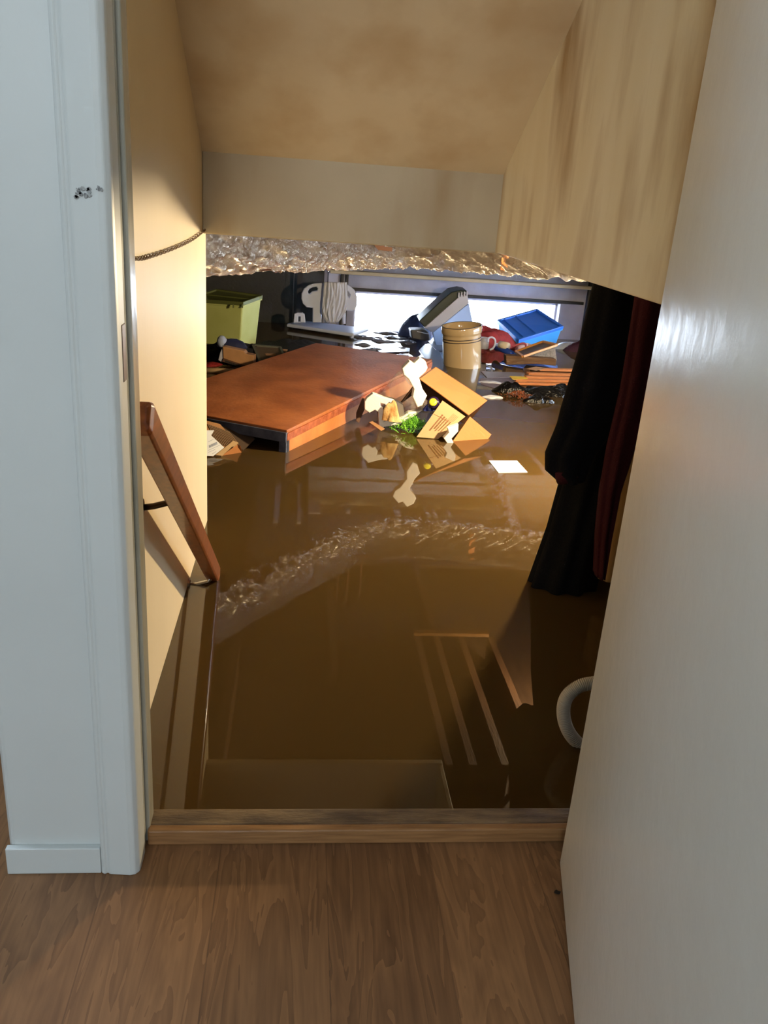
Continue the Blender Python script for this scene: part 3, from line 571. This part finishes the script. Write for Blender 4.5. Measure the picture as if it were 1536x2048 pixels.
# ------------------------------------------------------------------ grey tray bin with green lid
t_ = thing('storage_bin', tuple(atz(880, 668, WZ)), 'pale grey plastic bin with dark green lid tipped up between the two windows', 'storage bin')
def pr(px_, Y, th_): return MB().prism([at(x, y, Y) for x, y in px_], (.02, th_, 0))
obj('bin_rim', pr([(848, 656), (866, 665), (938, 606), (935, 590), (922, 590)], 7.35, .34), M_grey, t_, bevel=.006)
obj('lid', pr([(838, 642), (850, 656), (922, 590), (936, 583), (922, 580), (903, 584), (886, 598)], 7.38, .34), M_dgreen, t_, bevel=.008)
obj('bin_body', pr([(866, 665), (905, 632), (912, 650), (942, 662), (945, 656), (938, 606), (905, 630), (880, 652), (872, 672), (885, 690)][0:1]+[(905, 633), (938, 607), (950, 668), (920, 690), (872, 690)], 7.42, .28), mat('frosted_grey_blue', (150, 168, 200), .4, trans=.3), t_, bevel=.006)
mb = MB()
for k in range(4): q = at(918+k*5.5, 588-k*1.0, 7.33); mb.box((q.x-.006, q.y, q.z-.03), (q.x+.006, q.y+.02, q.z+.012))
obj('rim_tab', mb, M_grey, t_, bevel=.002)
# ------------------------------------------------------------------ crock
ck = thing('stoneware_crock', (1.27, 6.52, WZ-.15), 'tan glazed stoneware crock with two dark bands, half sunk behind the orange box', 'crock')
cm = Matrix.Translation((1.243, 6.55, .165)) @ Matrix.Rotation(math.radians(-7), 4, 'Y') @ Matrix.Rotation(math.radians(2), 4, 'X')
obj('crock_body', MB().lathe([(0, -.50), (.14, -.50), (.148, -.48), (.151, -.30), (.152, -.075), (.151, -.062), (.158, -.056), (.160, -.045), (.160, -.008), (.156, 0), (.148, 0), (.142, -.008), (.138, -.06), (.136, -.46), (0, -.47)], 64, cm), M_stone, ck, smooth=True)
for z_ in (-.092, -.112):
    obj('band', MB().lathe([(.1515, z_-.003), (.1535, z_-.003), (.1535, z_+.003), (.1515, z_+.003)], 64, cm), M_band, ck, smooth=True)
obj('rim_line', MB().lathe([(.157, -.002), (.158, .0015), (.150, .0015), (.150, -.002)], 64, cm), M_band, ck, smooth=True)

# ------------------------------------------------------------------ bath seat
bs = thing('bath_seat', tuple(atz(650, 662, WZ)), 'white plastic bath transfer seat with backrest floating before the back wall', 'bath seat')
def z6(pts): return [(560+x/6.982, 540+y/6.982) for x, y in pts]
Ys = 7.72
shape2d('backrest', px2(z6([(480, 187), (640, 176), (850, 180), (960, 213), (1040, 280), (1074, 370), (1072, 500), (1050, 562), (1000, 572), (915, 568), (915, 755), (878, 755), (870, 620), (840, 600), (620, 600), (585, 625), (580, 735), (456, 735), (456, 532), (370, 522), (318, 470), (298, 400), (300, 330), (335, 260), (400, 212)]), Ys),
        [px2(z6([(392, 300), (410, 268), (450, 246), (505, 235), (528, 258), (520, 288), (450, 300), (415, 335), (395, 330)]), Ys), px2(z6([(918, 295), (950, 300), (982, 350), (965, 388), (935, 350)]), Ys)], Ys, .045, M_plastic_w, bs, bev=.009)
sq = [atz(573, 647, -.098), atz(707, 667, -.098), atz(738, 656, -.098), atz(600, 640, -.098)]
obj('seat_plate', MB().hexa([p+Vector((0, 0, -.032)) for p in sq], sq), M_plastic_w, bs, bevel=.012, seg=4)
obj('seat_foot', MB().tube([tuple(atz(708, 671, -.13)+Vector((-.02, .03, .02))), tuple(atz(708, 671, -.13)+Vector((-.02, .03, -.06)))], .022, 16), M_plastic_w, bs, smooth=True)
shape2d('arm_socket', px2(z6([(188, 735), (200, 610), (240, 592), (310, 596), (345, 620), (356, 730)]), 7.70), [px2(z6([(254, 720), (256, 645), (286, 645), (284, 720)]), 7.70)], 7.68, .06, M_plastic_w, bs, bev=.006)
def bagfn(s_, t_):
    xl, xr = 648-6*t_, 694+2*math.sin(t_*3)-8*t_*t_
    if t_ > .75: xl += (t_-.75)*40; xr -= (t_-.75)*40
    p_ = at(xl+(xr-xl)*s_, 564+t_*80, 7.68); f_ = math.sin(s_*26+3*noise.noise(Vector((s_*3, t_*2, 1))))*.010+.02*noise.noise(Vector((s_*4, t_*3, 7)))
    return p_+Vector((0, -.012-abs(f_)*1.2-.02*math.sin(math.pi*s_), 0))
tag(obj('draped_plastic_bag', MB().grid(bagfn, 60, 30), M_bagw, smooth=True, solid=.002), 'milky translucent plastic bag draped over the bath seat backrest', 'plastic bag')

# ------------------------------------------------------------------ left clutter
t_ = thing('cap', tuple(atz(455, 715, WZ)), 'navy cap with pale grey crown lying before the lime bin', 'cap')
c0 = at(452, 700, 6.25)
def blob(c, r, n=(1, 1, 1), seed=0, amp=.12, nu=20):
    mb_ = MB(); c = Vector(c)
    pr_ = []
    for i in range(nu+1):
        th_ = math.pi*i/nu
        for j in range(nu*2):
            a_ = math.pi*j/nu; d_ = Vector((math.sin(th_)*math.cos(a_)*n[0], math.sin(th_)*math.sin(a_)*n[1], math.cos(th_)*n[2]))
            mb_.v.append(c+d_*r*(1+amp*noise.noise(d_*3+Vector((seed, 0, 0)))+amp*.4*noise.noise(d_*9+Vector((seed, 4, 0)))))
    for i in range(nu):
        for j in range(nu*2):
            a_ = i*nu*2+j; b_ = i*nu*2+(j+1) % (nu*2); mb_.f.append((a_, b_, b_+nu*2, a_+nu*2))
    return mb_
obj('cap_body', blob(at(462, 692, 6.30), .085, (1.35, .8, .62), 3), M_navy, t_, smooth=True)
obj('crown', blob(at(444, 684, 6.27), .05, (.75, .7, .95), 6, .05), mat('pale_grey_fabric', (160, 170, 196), .8), t_, smooth=True)
def z8(pts): return [(405+x/8.533, 650+y/8.533) for x, y in pts]
t_ = thing('torn_box', tuple(atz(470, 738, WZ)), 'tan torn cardboard box with dark printed band, leaning by the navy cap', 'box')
bxp = [at(x, y, 6.05) for x, y in z8([(345, 365), (700, 440), (735, 490), (875, 520), (870, 700), (760, 720), (355, 565)])]
obj('box_front', MB().prism(bxp, (.01, .12, -.01)), M_cardT, t_, bevel=.003)
obj('pale_side', MB().prism([at(x, y, 6.06) for x, y in z8([(300, 470), (345, 368), (365, 560), (330, 640), (268, 600)])], (0, .1, 0)), M_grey, t_, bevel=.004)
mb = MB()
pb = [at(x, y, 6.045) for x, y in z8([(360, 570), (820, 718), (780, 760), (340, 625)])]
obj('printed_band', MB().prism(pb, (0, .02, 0)), M_cardD, t_)
random.seed(3)
for k in range(11):
    f_ = k/11; q = at(405+(385+f_*400)/8.533, 650+(598+f_*135)/8.533, 6.043); mb.prism([q, q+Vector((rnd(.012, .022), 0, -.006)), q+Vector((.018, 0, -.02)), q+Vector((0, 0, -.014))], (0, .001, 0))
obj('band_marks', mb, M_inkd, t_)
t_ = thing('framed_panel', tuple(atz(540, 728, WZ)), 'dull brown framed panel with small paper strip, right of the torn box', 'panel')
fr_ = [at(x, y, Y) for (x, y), Y in zip(z8([(860, 355), (1330, 390), (1405, 590), (985, 640)]), (6.5, 6.5, 6.2, 6.15))]
obj('panel', MB().prism(fr_, (0, .02, -.02)), mat('dull_brown_panel', (98, 80, 62), .5, var=.2), t_, bevel=.002)
n1_ = (fr_[1]-fr_[0]).cross(fr_[3]-fr_[0]).normalized(); n1_ = n1_ if n1_.dot(Vector((0, 0, EYE))-fr_[0]) > 0 else -n1_
for i_ in range(4): obj('frame_bar', MB().bar(fr_[i_]+n1_*.004, fr_[(i_+1) % 4]+n1_*.004, .018, .012, n1_), mat('grey_frame', (92, 90, 78), .5), t_)
obj('paper_strip', MB().prism([onplane(405+x/8.533, 650+y/8.533, fr_[0], n1_, .003) for x, y in ((1070, 495), (1250, 497), (1275, 550), (1080, 525))], n1_*.001), M_cardT, t_)
tag(obj('wooden_stick', MB().tube([atz(405, 740, WZ+.015), atz(474, 744, WZ+.012)], .02, 12), M_cardL, smooth=True), 'pale round wooden stick floating left of the board', 'stick')
tag(obj('cardboard_roll', MB().tube([atz(482, 692, WZ+.0), atz(575, 702, WZ+.0)], .012, 10), M_cardT, smooth=True), 'thin pale tube floating behind the framed panel', 'tube')
film('dark_rags', (-.50, 6.5, WZ), .42, .28, .075, mat('black_rag', (24, 24, 30), .9, bump=.5), 'heap of wet black rags around the cap and torn box', 'rags', seed=2)
film('dark_rags', (-.05, 6.95, WZ), .24, .2, .06, mat('black_cloth', (20, 22, 30), .9, bump=.6), 'black fuzzy cloth behind the floating board, left of the seat reflection', 'cloth', seed=14, rot=-.3)
film('red_scrap', tuple(atz(420, 730, WZ)), .08, .06, .02, M_red, 'small red scrap at the left edge by the pale stick', 'scrap', seed=15)

# ------------------------------------------------------------------ centre and right clutter
film('slate_cloth', (1.08, 8.0, WZ), .17, .14, .20, M_slate, 'slate blue bundled cloth in front of the left window', 'cloth', seed=6, amp=.3, edge=.1)
film('slate_cloth', tuple(atz(857, 652, WZ)), .09, .10, .17, M_slate, 'smaller slate blue bundle leaning on the tipped grey bin', 'cloth', seed=16, amp=.3, edge=.1)
def zr(pts): return [(780+x/7.68, 570+y/7.68) for x, y in pts]
t_ = tag(obj('black_case', MB().prism([at(x, y, 7.15) for x, y in zr([(315, 690), (530, 690), (605, 745), (610, 850), (540, 862), (335, 830)])], (0, .16, .0)), mat('black_case_plastic', (26, 28, 38), .35), bevel=.01, seg=3), 'black boxy case with pale lid edge, left of the crock', 'case')
obj('lid_edge', MB().bar(at(834, 663, 7.13), at(858, 668, 7.13), .02, .004), M_grey, t_)
slab('white_tray', onw([(776, 654), (815, 655), (820, 665), (778, 662)], WZ+.015), .012, M_plastic_w, 'flat white lid floating beneath the slate bundle', 'lid')
slab('slate_sheet', onw([(838, 700), (850, 688), (872, 686), (895, 742), (880, 752), (865, 738)], WZ+.006), .01, mat('slate_panel', (60, 66, 78), .3, var=.3, vscale=10), 'dark slate panel floating against the left of the crock', 'panel')
slab('ash_sheet', onw([(856, 682), (885, 676), (888, 700), (872, 700)], WZ+.010), .01, mat('ash_panel', (108, 112, 128), .35, var=.2), 'light ash grey panel behind the dark slate panel by the crock', 'panel')
slab('magazine', onw([(746, 693), (776, 692), (820, 696), (818, 703), (760, 705)], WZ+.010), .008, M_mag, 'dark glossy magazine floating behind the board', 'magazine')
slab('magazine', onw([(786, 712), (800, 707), (818, 710), (812, 716)], WZ+.006), .005, mat('maroon_magazine', (66, 36, 40), .4, rgb2=(120, 110, 120), vscale=50), 'small speckled maroon leaflet behind the far edge of the board', 'leaflet')
slab('paper_scrap', onw([(748, 706), (762, 704), (773, 713), (752, 712)], WZ+.006), .003, M_cardL, 'small beige paper scrap at the far edge of the board', 'paper')
random.seed(31)
fl_spots = [(735, 676, .14, .07, 0), (765, 683, .10, .05, 1), (790, 676, .12, .06, 2), (812, 684, .10, .05, 1), (775, 667, .12, .05, 0), (836, 676, .09, .04, 2), (745, 700, .10, .04, 1), (722, 690, .07, .04, 2), (804, 698, .06, .03, 0)]
look = ['glossy grey plastic film floating right of the bath seat', 'crumpled lavender grey film floating before the left window', 'muddy translucent wrap floating among the papers before the left window']
for i, (x, y, a_, b_, k_) in enumerate(fl_spots):
    wh = ['nearest the bath seat foot', 'beside the dark magazine', 'below the white lid', 'left of the black case', 'farthest back under the window', 'touching the black case', 'just behind the board corner', 'in the seat reflection', 'right of the dark magazine'][i]
    film('plastic_film', tuple(atz(x, y, WZ)), a_, b_, .018, M_debris, ['glossy grey plastic film', 'crumpled grey film', 'muddy plastic wrap'][k_]+' floating '+wh, 'plastic film', seed=40+i, amp=1.6)
# red bag, mug, caps
film('red_bag', (1.66, 7.62, WZ), .30, .20, .17, M_red, 'dark red fabric bag slumped between crock and blue bin', 'bag', seed=8, amp=.5, rot=-.2, edge=.15)
t_ = thing('mug', tuple(atz(985, 700, WZ)), 'pale mug with a white loop handle just right of the crock', 'mug')
def zq(pts): return [(960+x/6.678, 600+y/6.678) for x, y in pts]
mc = at(966, 685, 7.0)
obj('mug_body', MB().lathe([(0, -.05), (.035, -.05), (.042, -.045), (.042, .045), (.038, .045), (.036, -.04), (0, -.04)], 32, Matrix.Translation(mc+Vector((.02, .05, -.01)))), M_grey, t_, smooth=True)
hp = [at(x, y, 6.98) for x, y in zq([(110, 560), (112, 515), (150, 498), (190, 515), (204, 560), (190, 620), (160, 655), (130, 662)])]
obj('handle', MB().tube([catm(hp, i/30) for i in range(31)], .008, 10), M_plastic_w, t_, smooth=True)
t_ = thing('bottle', tuple(atz(1010, 700, WZ)), 'blue plastic bottle with round cream cap lying right of the mug', 'bottle')
obj('bottle_body', MB().tube([at(994, 694, 7.1), at(1003, 697, 7.0), at(1024, 707, 6.85)], lambda t: .035-.012*t, 14), mat('royal_blue_plastic', (36, 66, 150), .3), t_, smooth=True)
obj('cap', MB().tube([at(1000, 689, 7.0), at(1016, 693, 6.93)], .032, 20), mat('cream_plastic', (222, 206, 180), .5), t_, smooth=True)
hp = [at(x, y, 7.0) for x, y in zq([(440, 620), (520, 590), (585, 580), (612, 600), (610, 640)])]
tag(obj('bag_strap', MB().tube([catm(hp, i/30) for i in range(31)], .009, 10), mat('rose_strap', (168, 70, 72), .5), smooth=True), 'rose red curved strap arching beside the framed tray', 'strap')
film('pink_wrap', tuple(atz(1055, 698, WZ)), .12, .09, .05, M_pink, 'pale pink plastic wrap below the blue bin', 'wrap', seed=51)
# framed tray on newspaper and plank
t_ = thing('picture_frame', tuple(atz(1070, 712, WZ)), 'oak framed tray resting on newspaper and wet plank before the blue bin', 'picture frame')
fq = [at(1032, 704, 6.85), at(1046, 714, 6.6), at(1114, 691, 6.72), at(1086, 684, 6.98)]
obj('backing', MB().prism(fq, (0, .004, -.008)), M_print, t_)
nf_ = (fq[1]-fq[0]).cross(fq[3]-fq[0]).normalized(); nf_ = nf_ if nf_.z > 0 else -nf_
for i_ in range(4): obj('frame_bar', MB().bar(fq[i_]+nf_*.004, fq[(i_+1) % 4]+nf_*.004, .022, .018, nf_), M_frame, t_, bevel=.002)
tag(obj('newspaper_bundle', MB().prism([at(x, y, 6.78) for x, y in ((1055, 713), (1110, 693), (1114, 722), (1060, 722))], (0, .10, 0)), M_news, bevel=.003), 'wet grey newspaper bundle under the oak framed tray', 'newspaper')
tag(obj('wooden_plank', MB().prism([at(x, y, 6.62) for x, y in ((1012, 711), (1060, 714), (1113, 719), (1112, 732), (1075, 728), (1013, 730))], (0, .09, 0)), M_log, bevel=.004), 'short dark wet plank lying in front of the newspaper bundle', 'plank')
film('foil_bag', tuple(atz(1140, 697, WZ)), .16, .10, .06, mat('silver_grey_film', (176, 182, 192), .25, bump=.8, bscale=20), 'flat silvery plastic bag floating right of the blue bin', 'plastic bag', seed=60, amp=.4)
film('maroon_cloth', (2.80, 7.6, WZ), .34, .18, .15, mat('deep_maroon_cloth', (60, 18, 34), .8, bump=.5), 'deep maroon cloth bundle in the corner right of the blue bin', 'cloth', seed=61, amp=.5)
# slats
t_ = thing('slatted_crate', tuple(atz(1080, 752, WZ)), 'orange brown wooden slatted crate side floating flat before the wet plank', 'crate')
for i, (y0, y1) in enumerate(((738.5, 739.5), (747, 748.5), (754, 754.5), (760, 761), (766.5, 768.5))):
    x0 = (1078, 1055, 1050, 1030, 1030)[i]
    p0, p1 = atz(x0, y0, WZ+.012), atz(1175, y1+2, WZ+.012); obj('slat', MB().bar(p0, p1, .055-.004*i, .018), M_slat, t_, bevel=.003)
obj('rail', MB().bar(atz(1052, 738, WZ+.0), atz(1062, 770, WZ+.0), .05, .012), M_log, t_)
obj('rail', MB().bar(atz(1150, 740, WZ+.0), atz(1165, 772, WZ+.0), .05, .012), M_log, t_)
slab('yellow_tag', onw([(1019, 752), (1050, 753), (1056, 757), (1026, 759)], WZ+.026), .003, M_tagy, 'small yellow label lying at the left end of the orange slats', 'label')
slab('pale_card', onw([(1052, 737), (1072, 733), (1095, 736), (1072, 741)], WZ+.022), .003, M_cardT, 'pale diamond shaped card between plank and slats', 'card')
slab('grey_board', onw([(962, 742), (1072, 746), (1055, 752), (975, 756)], WZ+.006), .006, mat('grey_wet_board', (128, 118, 120), .4, var=.2), 'flat grey board floating right of the crock behind the black bags', 'board')
slab('grey_board', onw([(960, 757), (1015, 752), (1040, 768), (990, 776), (962, 768)], WZ+.004), .005, mat('mauve_board', (108, 92, 96), .45, var=.2), 'mauve wet board floating nearest the crock reflection', 'board')
film('plastic_film', tuple(atz(985, 766, WZ)), .09, .05, .015, mat('bright_film', (200, 205, 215), .2, bump=.6), 'bright white streak of film on the mauve board', 'plastic film', seed=71)
# black bags and dried flowers
film('bin_bag', tuple(atz(1027, 783, WZ)), .13, .10, .06, M_blackp, 'crumpled black bin bag at the left, beside the dried flowers', 'bin bag', seed=80, amp=1.3)
film('bin_bag', tuple(atz(1105, 787, WZ)), .24, .13, .05, M_blackp, 'wide black bin bag floating right of the dried flowers by the coats', 'bin bag', seed=81, amp=1.4)
film('bin_bag', tuple(atz(1076, 803, WZ)), .09, .07, .05, M_blackp, 'small glossy black bin bag nearest us, beside the dried flowers', 'bin bag', seed=82, amp=1.6)
random.seed(9); mb = MB(); fc = atz(1038, 797, WZ)
for k in range(220):
    r_ = abs(random.gauss(0, .055)); a_ = rnd(0, 6.28); c_ = fc+Vector((r_*math.cos(a_)*1.3, r_*math.sin(a_)*.7, .01+rnd(0, .05)*max(0, 1-r_*8)))
    s_ = rnd(.004, .010); vv = [c_+Vector((rnd(-s_, s_), rnd(-s_, s_), rnd(-s_, s_))) for _ in range(4)]; mb.add(vv, [(0, 1, 2), (0, 2, 3), (0, 3, 1), (1, 3, 2)])
tag(obj('dried_flowers', mb, M_dry), 'clump of orange brown dried flowers among the black bags', 'dried flowers', kind='stuff')
film('paper_scrap', tuple(atz(985, 795, WZ)), .07, .04, .015, M_paper, 'small crumpled white paper off the right corner of the orange box', 'paper', seed=90, amp=1.5)
random.seed(77)
# ------------------------------------------------------------------ coats
def coat(name, rows, depth, m, folds, label, cat='coat', seed=0, sub=10, parent=None):
    """rows: (px_left, px_right, py, Y) from top to hem; a hanging closed garment body with vertical folds"""
    R_ = []
    for i in range(len(rows)-1):
        for s_ in range(sub):
            t2 = s_/sub; R_.append([rows[i][k]*(1-t2)+rows[i+1][k]*t2 for k in range(4)])
    R_.append(list(rows[-1])); n_ = 72; mb_ = MB()
    for i, (xl, xr, y, Y) in enumerate(R_):
        A_, B_ = at(xl, y, Y), at(xr, y, Y); c_ = (A_+B_)/2; hw = (B_-A_)/2; t2 = i/(len(R_)-1)
        for j in range(n_):
            a_ = 2*math.pi*j/n_; fo_ = 1+.10*(.4+t2)*math.sin(folds*a_+seed+2.2*noise.noise(Vector((a_, t2*2.2, seed))))+.05*noise.noise(Vector((a_*3, t2*7, seed+3)))
            mb_.v.append(c_+hw*math.cos(a_)*min(fo_, 1.06)+Vector((0, 1, 0))*math.sin(a_)*depth/2*fo_)
    L_ = len(R_)
    for i in range(L_-1):
        for j in range(n_):
            a_ = i*n_+j; b_ = i*n_+(j+1) % n_; mb_.f.append((a_, b_, b_+n_, a_+n_))
    mb_.f.append(tuple(range(n_))); mb_.f.append(tuple(range((L_-1)*n_, L_*n_)))
    o = obj(name, mb_, m, parent, smooth=True)
    if label: tag(o, label, cat)
    return o
c1 = coat('long_coat', [(1205, 1300, 520, 2.62), (1185, 1290, 680, 2.62), (1160, 1268, 850, 2.60), (1125, 1240, 960, 2.56), (1098, 1212, 1060, 2.54), (1060, 1190, 1166, 2.54), (1058, 1188, 1185, 2.54)], .17, M_charf, 9, 'long charcoal coat hanging to the water at the left of the coats', seed=1)
c2 = coat('black_coat', [(1200, 1290, 510, 2.40), (1160, 1272, 700, 2.40), (1118, 1235, 840, 2.40), (1093, 1190, 905, 2.40), (1093, 1175, 940, 2.40), (1112, 1165, 958, 2.40)], .11, M_blackf, 5, 'black coat hanging in front, its dark sleeve end nearest the white card', seed=4)
obj('sleeve_cuff', MB().tube([at(1128, 935, 2.38), at(1136, 957, 2.38)], .036, 18, wob=.1), M_maroon, c2, smooth=True)
c3 = coat('maroon_coat', [(1282, 1345, 520, 2.30), (1262, 1325, 640, 2.30), (1240, 1300, 780, 2.30), (1215, 1272, 890, 2.29), (1200, 1242, 980, 2.28), (1192, 1222, 1070, 2.28), (1190, 1206, 1150, 2.28)], .08, M_maroon, 6, 'dark maroon coat hanging at the right beside the open door', seed=7)
coat('beige_coat', [(1262, 1345, 560, 2.52), (1255, 1345, 800, 2.50), (1235, 1290, 950, 2.48), (1208, 1262, 1080, 2.46), (1197, 1240, 1158, 2.45)], .05, M_beigef, 4, 'beige coat showing narrowly between maroon coat and open door', seed=9)
coat('navy_coat', [(1195, 1460, 600, 2.78), (1190, 1430, 1000, 2.74), (1160, 1400, 1150, 2.66), (1150, 1390, 1270, 2.56)], .14, mat('navy_black_coat', (14, 16, 26), .9), 7, 'navy black coat hanging lowest behind the others, trailing in the water', seed=12)  # right part, hidden by the door, widened to block the bulb's light
rd = thing('closet_rod', (1.0, 2.5, 1.0), 'steel clothes rod above the coats under the basement ceiling', 'rod')
obj('rod', MB().tube([(1.02, 1.9, 1.02), (1.02, 3.1, 1.02)], .014, 14), M_steel, rd, smooth=True)
for y_ in (1.95, 3.05): obj('rod_bracket', MB().box((1.01, y_-.01, 1.02), (1.03, y_+.01, zc)), M_steel, rd)
# ------------------------------------------------------------------ hose
hp = []
hc = at(1188, 1424, 1.66)
pts = [(1240, 1335), (1200, 1362), (1160, 1372), (1133, 1395), (1127, 1430), (1140, 1468), (1172, 1500), (1220, 1530)]
path = [at(x, y, 1.64) for x, y in pts]
mb = MB(); NN = 420
mb.tube([catm(path, i/NN) for i in range(NN+1)], lambda t: .0152+.0011*math.sin(t*NN*math.pi/2.5), 20)
tag(obj('drain_hose', mb, M_hose, smooth=True), 'looped pale grey ribbed hose emerging from behind the open door', 'hose')
# specks on floor
mb = MB(); q = atz(1114, 1785, .001); random.seed(2)
mb.add([q+Vector((.005*math.cos(a_)*rnd(.6, 1.3), .004*math.sin(a_)*rnd(.6, 1.2), 0)) for a_ in [i*math.pi/4 for i in range(8)]], [tuple(range(8))])
mb.v += [p+Vector((0, 0, .002)) for p in mb.v[:8]]; mb.f.append(tuple(range(8, 16))); mb.f += [(i, (i+1) % 8, 8+(i+1) % 8, 8+i) for i in range(8)]
tag(obj('dirt_crumb', mb, mat('dark_dirt', (30, 24, 18), .9)), 'small dark dirt crumb on the vinyl floor beside the door', 'dirt')
# ------------------------------------------------------------------ groups of repeated things
GROUPS = {'coat': 'coats hanging beside the stairs', 'storage bin': 'plastic storage bins floating in the basement', 'bin bag': 'black bin bags floating by the coats',
          'plastic film': 'plastic film floating on the flood water', 'foam': 'white foam packing pieces by the orange box', 'board': 'wet boards floating in the flood'}
for o in list(bpy.data.objects):
    if o.parent is None and o.get('category') in GROUPS: o['group'] = GROUPS[o['category']]
